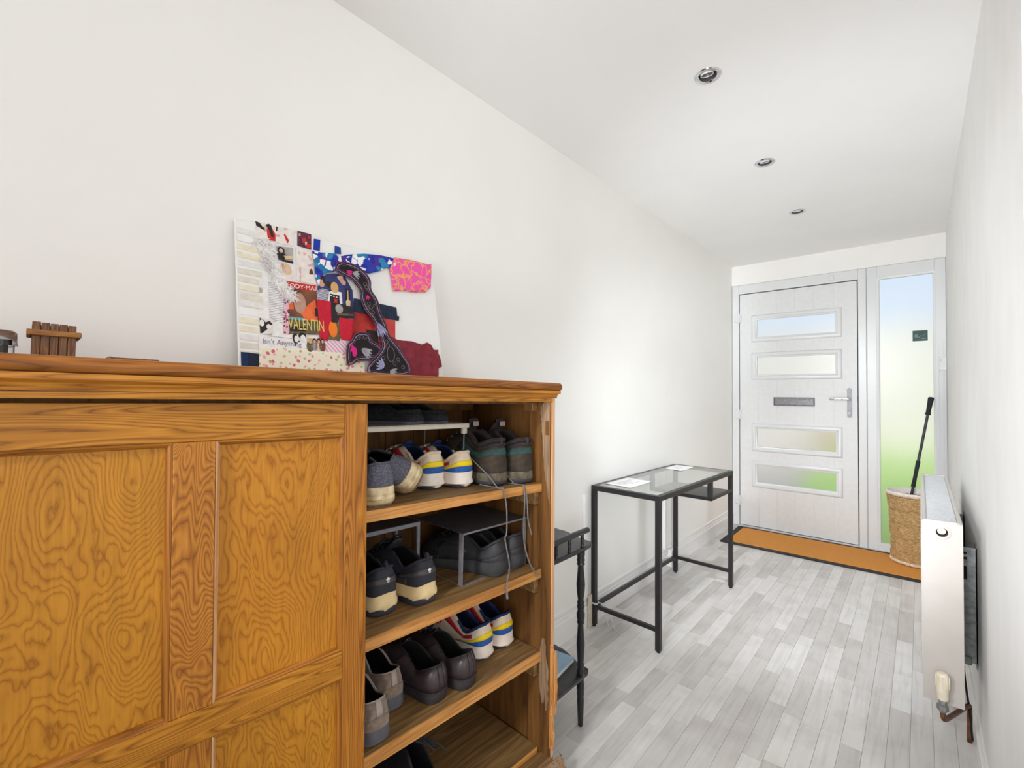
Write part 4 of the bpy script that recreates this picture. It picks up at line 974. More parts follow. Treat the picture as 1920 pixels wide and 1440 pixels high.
def hiking_boot():
    t = root('hiking_boot'); s = Shoe(.300, 1.13, .036, .030, .140, .122, .162, .92, .004)
    s.upper([M['bootbrown'], M['bootpad']], t, .007)
    s.sole('outsole', [(lambda u, y: s.spring(y)+.003*(math.sin(u*2*PI*22) > 0), -.004), (.008, .004), (.012, .005), (.016, .0045)], M['greysole'], t)
    s.sole('midsole', [(.014, .0035), (.018, .0055), (.028, .0045), (lambda u, y: s.sole_top(u)+.003, .0035), (lambda u, y: s.sole_top(u)+.004, -.002)], M['bootsole'], t)
    s.insole(M['lining_dark'], t, .036)
    s.patch('heel_counter', -.16, .16, .0, lambda u: .48-.7*abs(u), M['bootbrown'], t, .0018)
    s.patch('teal_panel', -.30, .30, .56, .74, M['bootteal'], t, .0014, 24)
    for sg in (-1, 1): s.patch('side_panel', sg*.2, sg*.34, .05, .5, M['bootteal'], t, .0012, 8)
    b = MB(); b.tube([s.at(u, .97, .0012) for u in [-.33+.66*i/30 for i in range(31)]], .0075, 8); b.done('padded_collar', M['bootpad'], t, True)
    b = MB(); b.tube([s.at(u, .84, .001) for u in [-.33+.66*i/30 for i in range(31)]], .0055, 8); b.done('collar_roll', M['bootpad'], t, True)
    tg = s.tongue(M['bootpad'], t, .034, .024, .010)
    y0 = s.T[s.n//2][1]
    MB().box(-.012, .012, y0-.0275, y0-.0255, s.zthroat+.012, s.zthroat+.026, .0005).done('tongue_tag', M['tagpale'], tg, label='pale woven tag')
    b = MB(); b.tube(catmull([s.at(0, .82, .002), s.at(0, .9, .010), s.at(0, .99, .010), s.at(0, 1, .001)], 5), .004, 6); b.done('pull_loop', M['bootpad'], t, True)
    s.laces(M['bootlace'], t, .0022, (.62, .72, .82, .92), bow=False)
    return t
def trefoil_trainer():
    t = root('chunky_trainer'); s = Shoe(.290, 1.08, .044, .034, .112, .084, .118, 1.0, .005)
    zig = lambda u: .010+.007*(1 if abs(((u*11) % 1)-.5) < .25 else 0)*1.0+.004*math.sin(u*2*PI*11)
    s.upper([M['blackknit'], M['lining_dark']], t, .0055)
    s.sole('midsole', [(lambda u, y: zig(u)+s.spring(y), .002), (.020, .007), (.030, .0065), (.036, .003), (lambda u, y: s.sole_top(u)+.004+.006*max(0, math.cos(u*2*PI*3)), .0025), (lambda u, y: s.sole_top(u)+.003, -.003)], M['sand'], t)
    s.sole('outsole', [(.0, -.008), (.0, -.002), (.006, .004), (.016, .0045), (.020, .0)], M['bluesole'], t)
    s.insole(M['lining_dark'], t, .040); s.tongue(M['blackknit'], t, .020); s.laces(M['lining_dark'], t, .0028, bow=True, bowscale=.9)
    s.patch('heel_band', -.20, .20, lambda u: .48+.5*max(0, abs(u)-.05), lambda u: .70-.1*abs(u), M['blackpanel'], t, .0014)
    for sg in (-1, 1): s.patch('side_overlay', sg*.14, sg*.24, .16, .5, M['blackpanel'], t, .0010, 8)
    b = MB(); b.tube(catmull([s.at(0, .95, .001), s.at(0, 1, .004), Vector((0, .006, .120)), Vector((0, .010, .126)), Vector((0, .014, .118))], 5), .0045, 8); b.tube([s.at(u, .99, .0008) for u in [-.27+.54*i/24 for i in range(25)]], .0040, 8); b.done('heel_tab', M['blackknit'], t, True)
    # three leaf mark with three base lines on the heel band
    c = s.at(0.003, .60, .0024); nr = s.normal(.003, .6); ux = (s.at(.02, .6, 0)-s.at(-.02, .6, 0)).normalized(); uz = nr.cross(ux)
    if uz.z < 0: uz = -uz
    b = MB()
    def leafp(ang, l, w, base=.0):
        d = ux*math.sin(ang)+uz*math.cos(ang); e = ux*math.cos(ang)-uz*math.sin(ang)
        o_ = [c+d*base+d*l*q+e*w*p for q, p in ((0, 0), (.3, .8), (.6, 1), (.85, .6), (1, 0), (.85, -.6), (.6, -1), (.3, -.8))]
        b.loft([o_, [q+nr*.0004 for q in o_]], True, True, True)
    leafp(0, .0080, .0022); leafp(.85, .0074, .0020); leafp(-.85, .0074, .0020)
    for k in range(3):
        z0 = -.0012-.0014*k; hw = .0042-.0008*k; o_ = [c+ux*hw+uz*z0, c+ux*hw+uz*(z0-.0007), c-ux*hw+uz*(z0-.0007), c-ux*hw+uz*z0]; b.loft([o_, [q+nr*.0004 for q in o_]], True, True, True)
    b.done('emblem', M['logo'], t)
    return t
def charcoal_trainer():
    t = root('charcoal_trainer'); s = Shoe(.292, 1.06, .036, .026, .104, .076, .112, 1.0, .005)
    s.upper([M['charcoal'], M['lining_dark']], t, .0055)
    s.sole('midsole', [(.0, -.006), (.0, -.001), (.005, .003), (.020, .0055), (lambda u, y: s.sole_top(u)+.004+.006*math.cos(u*2*PI), .0035), (lambda u, y: s.sole_top(u)+.003, -.003)], M['charcoal2'], t)
    s.insole(M['lining_dark'], t, .036); s.tongue(M['charcoal'], t, .018); s.laces(M['lining_dark'], t, .0024, (.5, .6, .7, .8, .9), bow=True, bowscale=1.0)
    s.patch('heel_counter', -.17, .17, .0, lambda u: .55-1.2*abs(u), M['charcoal'], t, .0016)
    for sg in (-1, 1): s.patch('side_overlay', .5+sg*.12, .5+sg*.25, .05, .6, M['charcoal'], t, .0014, 10)
    s.patch('toe_cap', .34, .66, .0, .45, M['charcoal'], t, .0014, 12, 4)
    b = MB(); b.tube([s.at(u, .985, .0008) for u in [-.28+.56*i/24 for i in range(25)]], .0048, 8); b.done('padded_collar', M['charcoal'], t, True)
    return t
def suede_shoe():
    t = root('suede_shoe'); s = Shoe(.290, 1.03, .032, .018, .092, .078, .108, .95, .003)
    s.upper([M['suede'], M['lining_dark'], M['suedeedge']], t, .0032)
    s.sole('sole', [(.0, -.006), (.0, .0), (.004, .0045), (.022, .0035), (lambda u, y: s.sole_top(u)+.001, .0022), (lambda u, y: s.sole_top(u)+.001, -.003)], M['greysole2'], t)
    s.insole(M['lining_dark'], t, .030); s.tongue(M['suede'], t, .010, .020, .003); s.laces(M['suedeedge'], t, .0016, (.82, .93), bow=True, bowscale=.8)
    s.patch('heel_strip', -.022, .022, .48, .995, M['suedeedge'], t, .0010, 4)
    s.patch('heel_counter', -.17, .17, .0, lambda u: .52-1.3*abs(u), M['suede'], t, .0014)
    b = MB(); b.tube([s.at(u, .995, .0004) for u in [-.30+.6*i/24 for i in range(25)]], .0018, 6); b.done('collar_edge', M['suedeedge'], t, True)
    return t
M['greysole2'] = pm('slate_crepe_sole', (92, 90, 98), (76, 74, 80), 30, .75, .05)
def dress_shoe():
    t = root('leather_shoe'); s = Shoe(.296, 1.02, .030, .012, .090, .070, .106, .98, .004)
    s.upper([M['leather'], M['lining_dark']], t, .003)
    s.sole('welt_sole', [(lambda u, y: .020*max(0, 1-max(0, (y-.085)/.03)) if y < .115 else s.spring(y), -.002), (lambda u, y: s.sole_top(u)-.008, .003), (lambda u, y: s.sole_top(u)-.001, .003), (lambda u, y: s.sole_top(u), -.003)], M['stack'], t)
    b = MB(); hp_ = [s.foot(u, .0015) for u in [-.285+.57*i/30 for i in range(31)]]
    lv = [(0, .97), (.004, 1.0), (.022, .985), (.0235, .97)]
    c = Vector((0, .04)); b.loft([[(c.x+(q.x-c.x)*k, c.y+(q.y-c.y)*k, z) for q in hp_] for z, k in lv], True, True, True); b.done('heel_block', M['stack'], t, True)
    s.insole(M['lining_dark'], t, .029); s.tongue(M['leather'], t, .012, .019, .003); s.laces(M['lining_dark'], t, .0016, (.74, .82, .90, .97), spread=.06, bow=True, bowscale=.9)
    s.patch('back_strip', -.020, .020, .0, .995, M['leather'], t, .0012, 4)
    for sg in (-1, 1): s.patch('quarter', sg*.02, sg*.30, .0, lambda u: .97, M['leather'], t, .0007, 18)
    b = MB(); b.tube([s.at(u, .995, .0003) for u in [-.31+.62*i/24 for i in range(25)]], .0013, 6); b.done('collar_edge', M['leather'], t, True)
    return t
def slipper():
    t = root('black_slipper'); s = Shoe(.286, 1.10, .014, .012, .044, .042, .064, .9, .006)
    s.upper([M['felt'], M['lining_dark']], t, .006)
    s.sole('sole', [(.0, -.004), (.0, .001), (.004, .0035), (.013, .003), (lambda u, y: s.sole_top(u)+.001, .001), (lambda u, y: s.sole_top(u), -.003)], M['feltsole'], t)
    s.insole(M['lining_dark'], t, .017)
    b = MB(); b.tube([s.at(i/48, .985, .0008) for i in range(49)], .0050, 8, False); b.done('collar_binding', M['felt'], t, True)
    s.patch('toe_seam', .34, .66, .50, .54, M['felt'], t, .0016, 14, 1)
    return t
def black_lace_shoe():
    t = root('black_lace_shoe'); s = Shoe(.296, 1.05, .032, .022, .100, .085, .134, .95, .004)
    s.upper([M['lining_black'], M['lining_dark']], t, .004)
    s.sole('sole', [(.0, -.006), (.0, .0), (.004, .004), (.020, .003), (lambda u, y: s.sole_top(u)+.001, .002), (lambda u, y: s.sole_top(u), -.003)], M['greysole'], t)
    s.insole(M['lining_dark'], t, .030); s.tongue(M['lining_black'], t, .022); s.laces(M['lace_slate'], t, .0028, (.55, .65, .75, .85, .95), bow=True, bowscale=1.6)
    rnd = random.Random(9); b = MB()
    for x1, y1, z1 in ((.034, .078, .128), (.060, .112, .112)):
        b.tube(catmull([(.004, .146, .138), (x1*.6, y1+.04, z1+.020), (x1, y1, z1), (x1+.014, y1+.012, z1-.012), (x1*.7, y1+.035, z1+.004), (.006, .142, .137)], 6), .0023, 6)
    b.tube(catmull([(.004, .146, .138), (.030, .115, .142), (.052, .080, .132), (.070, .066, .112)], 6), .0023, 6)
    b.done('loose_laces', M['lace_slate'], t, True)
    s.patch('heel_counter', -.17, .17, .0, lambda u: .55-1.2*abs(u), M['lining_black'], t, .0014)
    return t
M['lining_black'] = pm('black_leather', (36, 34, 38), (28, 27, 30), 40, .5, .1)
M['lace_slate'] = pm('slate_lace', (54, 58, 68), (40, 43, 52), 160, .8)

pair(grey_trainer, ['muddy grey knit trainer standing upright against the sliding door edge', 'muddy grey knit trainer tipped over on its side showing the cream sole'],
     [(-.052, -.572, S1, 2), (-.098, -.440, S1, -6, -56, 0, .035)], 'grey knit trainers on the top shelf')
pair(retro_trainer, ['white blue and yellow trainer on the top shelf touching the tipped grey shoe', 'white blue and yellow trainer on the top shelf next to the walking boots'],
     [(-.150, -.345, S1, 3), (-.122, -.262, S1, 1)], 'white retro trainers on the top shelf')
pair(hiking_boot, ['worn brown walking boot with teal band beside the white trainer', 'worn brown walking boot with teal band against the cabinet side'],
     [(-.078, -.163, S1, 1), (-.056, -.0695, S1, -1)], 'walking boots on the top shelf')
pair(trefoil_trainer, ['black chunky trainer with sand sole half hidden by the sliding door', 'black chunky trainer with sand sole standing in full view on the middle shelf'],
     [(-.105, -.530, S2, 2), (-.085, -.420, S2, 5)], 'black trainers with white leaf mark')
pair(charcoal_trainer, ['charcoal laced shoe turned sideways under the dark metal riser, the front one', 'charcoal laced shoe under the dark metal riser, behind its mate by the cabinet side'],
     [(-.085, -.140, S2, 17), (-.088, -.0635, S2, 9)], 'charcoal shoes under the dark riser')
pair(suede_shoe, ['taupe suede shoe nearest the shelf edge and the sliding door', 'taupe suede shoe standing behind its mate, further back on the shelf'],
     [(-.052, -.578, S3, 2), (-.125, -.492, S3, 2)], 'taupe suede shoes on the lower shelf')
pair(dress_shoe, ['dark brown leather lace shoe next to the suede shoes', 'dark brown leather lace shoe next to the red laced trainers'],
     [(-.068, -.388, S3, 8), (-.055, -.296, S3, 8)], 'brown leather shoes on the lower shelf')
pair(lambda: retro_trainer(True), ['white trainer with red laces touching the brown leather shoe', 'white trainer with red laces closest to the cabinet side on the lower shelf'],
     [(-.122, -.170, S3, 6), (-.125, -.078, S3, 3)], 'red laced retro trainers on the lower shelf')
bl = black_lace_shoe(); bl['label'] = 'black shoe with slate laces on the cupboard floor below the shelves'; place(bl, -.055, -.395, SF, 3)
# boot laces hanging over the shelf edge belong to the boots
boots = [o for o in COL.objects if o.name.startswith('hiking_boot')]
boots.sort(key=lambda o: o.matrix_world.translation.y)
def hang(boot, pts, r=.0021, flat=None):
    inv = boot.matrix_world.inverted(); b = MB()
    pp = catmull([inv @ cabw(p[0], p[1], p[2]+(extra(p[1]) if p[2] > .93 else 0)) for p in pts], 6); n = len(pp)
    b.tube(pp, (lambda t: r) if not flat else (lambda t: r*(1+.9*max(0, (t-.9)/.1))), 6); b.done('hanging_lace', M['bootlace'], boot, True)
hang(boots[0], [(-.195, -.215, 1.055), (-.135, -.222, 1.025), (-.080, -.210, .985), (-.050, -.202, .9535), (-.034, -.198, .9530), (-.0295, -.194, .935), (-.0290, -.186, .883), (-.0285, -.187, .822), (-.0285, -.193, .806), (-.0280, -.175, .727), (-.0280, -.185, .677), (-.0280, -.183, .634)], flat=1)
hang(boots[0], [(-.120, -.208, .9545), (-.085, -.205, .9535), (-.055, -.198, .9535), (-.036, -.195, .9535), (-.030, -.191, .93)])
hang(boots[1], [(-.150, -.118, 1.030), (-.110, -.117, .99), (-.075, -.113, .958), (-.050, -.110, .9535), (-.034, -.106, .9525), (-.0290, -.102, .925), (-.0285, -.097, .890), (-.0280, -.094, .844), (-.0280, -.084, .814), (-.0280, -.077, .796)])
hang(boots[1], [(-.100, -.115, .9535), (-.060, -.1125, .9535), (-.034, -.110, .9525), (-.0288, -.109, .925), (-.0285, -.111, .871), (-.0280, -.113, .807), (-.0280, -.108, .766), (-.0285, -.086, .713), (-.0300, -.062, .681), (-.0270, -.040, .655)])

# ------------------------------------------------------------------ metal shoe risers
M['riserwhite'] = pm('white_riser', (226, 216, 200), (216, 205, 188), 20, .5)
M['risergrey'] = pm('light_grey_riser', (150, 150, 158), (136, 136, 144), 40, .5)
M['riserdark'] = pm('dark_grey_riser', (84, 80, 82), (70, 66, 68), 40, .5)
M['riseredge'] = pm('worn_riser_edge', (126, 122, 124), (110, 106, 108), 40, .45)
def riser(label, y0, y1, x0, x1, z0, h, m, me, group, style):
    t = thing('shoe_riser', label, 'riser'); place(t, x0, y0, z0)
    w = y1-y0; d = x0-x1
    if style == 'plate':
        MB().box(0, w, 0, d, h-.0025, h, .0008).done('top_plate', m, t)
        MB().box(0, w, -.0018, 0, h-.005, h+.0004, .0006).done('front_edge', me, t)
        for x in (0, w-.002):
            b = MB(); b.box(x, x+.002, 0, .018, .0, h-.0025, .0005); b.box(x, x+.002, d-.018, d, .0, h-.0025, .0005); b.box(x, x+.002, .018, d-.018, 0, .0022, .0005); b.done('end_frame', me, t)
        b = MB(); b.box(.002, .09, 0, .012, 0, .002, .0005); b.box(w-.09, w-.002, 0, .012, 0, .002, .0005); b.done('foot_flange', me, t)
    elif style == 'bar':
        MB().box(0, w, 0.008, d-.008, h-.003, h-.0005, .0006).done('top_plate', m, t)
        b = MB(); b.box(0, w, 0, .008, h-.012, h, .001); b.box(0, w, d-.008, d, h-.012, h, .001); b.done('top_rails', me, t)
        for x in (0, w-.010):
            for yy in (0, d-.008):
                b = MB(); b.box(x, x+.010, yy, yy+.008, 0, h-.012, .0008); b.done('leg', me, t)
    else:
        b = MB(); b.box(0, w, 0, d, h-.004, h-.001, .0006); b.box(0, w, 0, .004, h-.0145, h, .001); b.box(0, w, d-.004, d, h-.0145, h, .001); b.box(0, .004, .004, d-.004, h-.0145, h, .001); b.box(w-.004, w, .004, d-.004, h-.0145, h, .001); b.done('tray', m, t)
        for x in (.011, w-.011):
            for yy in (.012, d-.012):
                b = MB(); b.tube([(x, yy, h-.004), (x, yy, 0.0)], .0020, 8); lg = b.done('leg', me, t, True)
                MB().box(x-.009, x+.009, yy-.006, yy+.006, h-.034, h-.0146, .002).done('leg_socket', m, lg)
    return t
riser('cream white shoe riser holding the black slippers on the top shelf', -.660, -.200, -.182, -.410, S1, .174, M['riserwhite'], M['risergrey'], None, 'tray')
riser('light grey metal shoe riser behind the black chunky trainers', -.640, -.305, -.287, -.415, S2, .150, M['riserdark'], M['risergrey'], None, 'bar')
riser('dark grey metal shoe riser over the charcoal laced shoes', -.292, -.0225, -.100, -.330, S2, .150, M['riserdark'], M['riseredge'], None, 'plate')
pair(slipper, ['black felt slipper on the cream riser, the one nearer the sliding door', 'black felt slipper on the cream riser, the one nearer the walking boots'],
     [(-.208, -.362, S1+.1744, 27), (-.206, -.275, S1+.1744, 23)], 'black slippers on the white riser')

# ------------------------------------------------------------------ collage board leaning on the wall
BO = Vector((-1.262, .400, 1.2690)); LEAN = math.atan2(.050, .41)
bd = thing('collage_board', 'white mood board covered in clippings and fabric scraps leaning on the wall', 'collage', BO)
bu = Vector((0, 1, 0)); bv = Vector((-math.sin(LEAN), 0, math.cos(LEAN))); bn = bu.cross(bv)
mm = Matrix((bu, bv, bn)).transposed().to_4x4(); mm.translation = BO; bd.matrix_world = mm
BM = lambda n, c1, c2=None, s=60, r=.85, **k: M.setdefault(n, pm(n, c1, c2, s, r, **k))
BM('board_white', (240, 239, 237), (237, 236, 234), 8); BM('cream_card', (236, 228, 210), (232, 222, 202)); BM('beige_card', (226, 220, 206)); BM('yellow_card', (238, 230, 204)); BM('pale_card', (234, 232, 228))
BM('navy_cloth', (34, 42, 66), (26, 32, 54), 200, .95, bump=.3); BM('denim_cloth', (30, 54, 98), (24, 44, 82), 200, .95)
BM('photo_white', (238, 230, 224)); BM('skin', (212, 164, 140)); BM('skin_pale', (228, 196, 178)); BM('hair', (46, 36, 36)); BM('hair_blond', (214, 176, 96)); BM('red_print', (200, 44, 40)); BM('pink_print', (232, 170, 168)); BM('dark_print', (42, 36, 40)); BM('grey_photo', (176, 170, 166), (150, 144, 142), 40)
BM('purple_photo', (52, 40, 66), (120, 46, 62), 90); BM('tape_blue', (20, 56, 168)); BM('tape_dark', (30, 66, 150)); BM('brown_cover', (134, 84, 60), (96, 58, 44), 22); BM('orange_glow', (236, 110, 60), (214, 84, 44), 30); BM('blur_face', (190, 148, 132)); BM('gold_print', (226, 206, 120)); BM('olive_print', (120, 108, 74), (86, 76, 60), 70); BM('cyan_print', (92, 160, 176))
BM('red_cloth', (204, 24, 52), (186, 20, 44), 120, bump=.2); BM('lamp_orange', (244, 140, 40), (230, 96, 30), 14); BM('blue_photo', (58, 62, 120), (46, 50, 100), 20); BM('pagoda_red', (186, 52, 44), (140, 30, 26), 24); BM('pagoda_front', (206, 78, 72), (190, 64, 60), 30); BM('roof_blue', (34, 52, 74), (26, 40, 60), 60); BM('maroon_cloth', (134, 32, 48), (112, 24, 40), 50, .75, bump=.2)
BM('black_velvet', (34, 28, 32), (26, 22, 26), 160, .95); BM('plum_cord', (110, 66, 100), (84, 48, 78), 90); BM('pink_thread', (222, 30, 130)); BM('silver_thread', (172, 170, 178), (148, 146, 156), 120); BM('lilac_thread', (170, 172, 206), (140, 142, 182), 120); BM('grey_thread', (120, 112, 110), None, 120); BM('guitar', (222, 196, 150)); BM('violet_print', (150, 140, 160)); BM('white_print', (240, 238, 236)); BM('fur', (252, 250, 248), (222, 218, 218), 26, .95, bump=.6, detail=7)
M['floral'] = voro_mat('ditsy_floral_cotton', [(220, 140, 156), (206, 96, 122), (176, 190, 150), (228, 176, 176), (196, 160, 120), (186, 196, 160)], (238, 228, 206), 75, .36)
M['bluefloral'] = voro_mat('blue_floral_fabric', [(28, 52, 170), (24, 112, 168), (86, 40, 140), (240, 238, 240), (26, 40, 150), (40, 130, 176), (242, 240, 242), (40, 52, 160)], (34, 60, 170), 62, .85)
M['pinkfloral'] = voro_mat('pink_brocade', [(244, 176, 120), (236, 110, 120)], (242, 82, 172), 30, .07, .75, 'edges')
M['pinkstripe'] = stripe_mat('pink_stripe_paper', (216, 164, 184), (242, 220, 226), (0, 0, -.75), 34)
M['shirtstripe'] = stripe_mat('striped_shirt', (44, 46, 80), (220, 218, 224), (0, 0, PI/2), 90)
M['ticker'] = voro_mat('pink_black_ribbon', [(214, 70, 110), (40, 38, 50), (240, 200, 210), (90, 90, 130)], (226, 180, 190), 160, .5)
MB().prism([(.0, .0075), (.655, -.0045), (.640, .415), (.0, .410)], 'z', -.006, 0, .0008).done('board', M['board_white'], bd)
def scrap(name, m, pts, lay=1, th=.0005, parent=None):
    return MB().prism(pts, 'z', lay*.0006, lay*.0006+th).done(name, m if not isinstance(m, str) else M[m], parent or bd)
def oval(cx, cy, rx, ry, n=14, rot=0): return [(cx+rx*math.cos(a)*math.cos(rot)-ry*math.sin(a)*math.sin(rot), cy+rx*math.cos(a)*math.sin(rot)+ry*math.sin(a)*math.cos(rot)) for a in [2*PI*i/n for i in range(n)]]
def cloth(name, m, pts, lay, puff, seed, fold=0, sub=3):
    """fabric scrap: outline filled, subdivided and softly rippled"""
    mb = MB(); b = bmesh.new(); vs_ = [b.verts.new((x, y, 0)) for x, y in pts]; b.faces.new(vs_); bmesh.ops.triangulate(b, faces=b.faces)
    for _ in range(sub): bmesh.ops.subdivide_edges(b, edges=[e for e in b.edges if e.calc_length() > .006], cuts=1); bmesh.ops.triangulate(b, faces=[f for f in b.faces if len(f.verts) > 3])
    for v in b.verts:
        q = Vector((v.co.x*22+seed, v.co.y*22, seed*1.7)); v.co.z = lay*.0006+.0012+puff*(.5+.5*mnoise.noise(q)+.35*mnoise.noise(q*2.7))+fold*max(0, math.sin((v.co.x*.8+v.co.y*1.4)*60+seed))
    mb.join(b); o = mb.done(name, m if not isinstance(m, str) else M[m], bd, True, angle=180); md = o.modifiers.new('thickness', 'SOLIDIFY'); md.thickness = .0008
    return o
# paint card strips down the left edge
random.seed(5)
for i in range(17):
    z = .388-i*.0215
    if z < .045: break
    scrap('paint_swatch', ('pale_card', 'cream_card', 'beige_card', 'pale_card', 'yellow_card', 'board_white')[(i*5+i//3) % 6], [(.004, z), (.060, z-.002), (.060, z-.0165), (.004, z-.0145)], 1+(i % 2))
o = scrap('paint_card', 'pale_card', [(.003, .222), (.062, .218), (.062, .178), (.004, .183)], 3); scrap('swatch_patch', 'beige_card', [(.008, .216), (.058, .213), (.058, .196), (.008, .199)], 4, parent=o)
scrap('navy_swatch', 'denim_cloth', [(0.0046, 0.0615), (0.0204, 0.0613), (0.0193, 0.0203), (0.0047, 0.0197)], 3); scrap('navy_swatch', 'navy_cloth', [(0.0204, 0.0613), (0.0479, 0.0589), (0.0454, 0.0186), (0.0192, 0.0176)], 4)
# clippings
p = scrap('photo_clipping', 'photo_white', [(0.0481, 0.4157), (0.0992, 0.4170), (0.0977, 0.3711), (0.0467, 0.3683)], 2)
scrap('printed_figure', 'hair', [(0.0481, 0.4157), (0.0586, 0.4143), (0.0662, 0.4046), (0.0715, 0.4031), (0.0726, 0.3960), (0.0634, 0.3979), (0.0569, 0.4020), (0.0504, 0.4031)], 3, parent=p); scrap('printed_figure', 'skin_pale', [(0.0690, 0.4069), (0.0758, 0.4118), (0.0781, 0.3990), (0.0711, 0.3911)], 3, parent=p); scrap('printed_figure', 'red_print', [(0.0755, 0.4027), (0.0880, 0.4108), (0.0984, 0.3925), (0.0977, 0.3727), (0.0786, 0.3722)], 3, parent=p); scrap('printed_figure', 'hair', [(0.0732, 0.4125), (0.0814, 0.4179), (0.0881, 0.4138), (0.0904, 0.3994), (0.0939, 0.3822), (0.0871, 0.3834), (0.0822, 0.4001)], 4, parent=p)
p = scrap('photo_clipping', 'photo_white', [(0.0992, 0.4154), (0.1492, 0.4171), (0.1444, 0.3692), (0.0976, 0.3696)], 3)
scrap('printed_figure', 'dark_print', [(0.1006, 0.4158), (0.1047, 0.4155), (0.1029, 0.4028), (0.1001, 0.4020)], 4, parent=p); scrap('printed_figure', 'pink_print', [(0.0998, 0.3929), (0.1110, 0.3943), (0.1080, 0.3874), (0.0996, 0.3867)], 4, parent=p); scrap('printed_figure', 'red_print', [(0.1196, 0.3982), (0.1239, 0.3993), (0.1334, 0.3849), (0.1302, 0.3749), (0.1248, 0.3842)], 4, parent=p); scrap('printed_figure', 'pink_print', [(0.1203, 0.4168), (0.1303, 0.4181), (0.1302, 0.4134), (0.1216, 0.4125)], 4, parent=p)
p = scrap('photo_clipping', 'purple_photo', [(0.1582, 0.4196), (0.1977, 0.4192), (0.1956, 0.3723), (0.1564, 0.3753)], 3)
for q in ([(0.1709, 0.4009), (0.1817, 0.4054), (0.1826, 0.3897), (0.1718, 0.3870)], [(0.1865, 0.4114), (0.1928, 0.4147), (0.1940, 0.4054), (0.1877, 0.4022)], [(0.1825, 0.3881), (0.1948, 0.3880), (0.1943, 0.3767), (0.1820, 0.3769)]): scrap('printed_figure', 'red_print', q, 4, parent=p)
scrap('printed_figure', 'skin', [(0.1609, 0.4124), (0.1669, 0.4141), (0.1666, 0.4061), (0.1606, 0.4045)], 4, parent=p); scrap('printed_figure', 'skin_pale', [(0.1781, 0.3917), (0.1842, 0.3933), (0.1823, 0.3833), (0.1777, 0.3822)], 5, parent=p)
scrap('blue_tape', 'tape_blue', [(0.2050, 0.4083), (0.2241, 0.4100), (0.2209, 0.3752), (0.2019, 0.3738)], 3); scrap('blue_tape', 'tape_dark', [(0.2680, 0.4031), (0.2866, 0.4027), (0.2872, 0.3811), (0.2667, 0.3779)], 3)
p = scrap('photo_clipping', 'grey_photo', [(0.0959, 0.3602), (0.1443, 0.3661), (0.1425, 0.3194), (0.1029, 0.3213)], 3)
scrap('printed_figure', 'hair', oval(*(0.1109, 0.3503), .010, .010), 4, parent=p); scrap('printed_figure', 'skin_pale', oval(*(0.1108, 0.3487), .005, .007), 5, parent=p); scrap('printed_figure', 'dark_print', [(0.0993, 0.3385), (0.1107, 0.3457), (0.1205, 0.3434), (0.1259, 0.3371), (0.1169, 0.3229), (0.1043, 0.3231)], 5, parent=p); scrap('printed_figure', 'dark_print', [(0.1156, 0.3256), (0.1427, 0.3256), (0.1425, 0.3194), (0.1112, 0.3201)], 4, parent=p); scrap('printed_figure', 'guitar', [(0.1174, 0.3366), (0.1404, 0.3405), (0.1415, 0.3315), (0.1213, 0.3284)], 6, parent=p)
p = scrap('photo_clipping', 'photo_white', [(0.1056, 0.3189), (0.1454, 0.3185), (0.1433, 0.2661), (0.1149, 0.2668)], 3)
scrap('printed_figure', 'guitar', oval(*(0.1246, 0.3003), .012, .017, rot=.3), 4, parent=p); scrap('printed_figure', 'skin_pale', oval(*(0.1260, 0.3006), .007, .010), 5, parent=p); scrap('printed_figure', 'pink_print', [(0.1097, 0.3168), (0.1152, 0.3150), (0.1161, 0.3016), (0.1120, 0.3037)], 4, parent=p)
p = scrap('photo_clipping', 'photo_white', [(0.1518, 0.3710), (0.1956, 0.3707), (0.2051, 0.2713), (0.1509, 0.2721)], 3)
for q in ([(0.1587, 0.3587), (0.1632, 0.3582), (0.1614, 0.3515), (0.1585, 0.3524)], [(0.1722, 0.3603), (0.1812, 0.3578), (0.1763, 0.3503), (0.1719, 0.3524)], [(0.1857, 0.3556), (0.1959, 0.3437), (0.1942, 0.3402), (0.1869, 0.3480)], [(0.1844, 0.3254), (0.1986, 0.3332), (0.1981, 0.3236), (0.1857, 0.3210)], [(0.1583, 0.3120), (0.1629, 0.3145), (0.1635, 0.2945), (0.1591, 0.2952)], [(0.1589, 0.2905), (0.1634, 0.2914), (0.1610, 0.2694), (0.1581, 0.2704)]): scrap('printed_figure', 'pink_print', q, 4, parent=p)
scrap('printed_figure', 'brown_cover', [(0.1884, 0.3121), (0.1947, 0.3166), (0.1987, 0.3000), (0.1863, 0.2975)], 4, parent=p)
p = scrap('lyric_sheet', 'white_print', [(0.0526, 0.2608), (0.1190, 0.2646), (0.1255, 0.0991), (0.0476, 0.0924)], 2)
b = MB()
for i in range(24):
    y = .148+.0046*i
    for x0, x1 in ((.075, .092+.006*((i*7) % 3)), (.100, .114+.004*((i*5) % 3))): b.box(x0, x1, y, y+.0011, .0018, .0020)
b.done('lyric_lines', M['violet_print'], p)
scrap('patterned_ribbon', 'ticker', [(0.1133, 0.2232), (0.1274, 0.2240), (0.1248, 0.1167), (0.1081, 0.1166)], 5)
cv = scrap('magazine_cover', 'brown_cover', [(0.1204, 0.2648), (0.2047, 0.2617), (0.2109, 0.1251), (0.1234, 0.1181)], 4)
scrap('cover_banner', 'red_print', [(0.1191, 0.2661), (0.2050, 0.2681), (0.2042, 0.2506), (0.1212, 0.2470)], 5, parent=cv)
a_, c_ = (0.1213, 0.2492), (0.1904, 0.2514)
lettering('LODY\u00b7MAR', .0175, M['white_print'], cv, (a_[0], a_[1], .0038), (0, 0, math.atan2(c_[1]-a_[1], c_[0]-a_[0])), (1.02, 1))
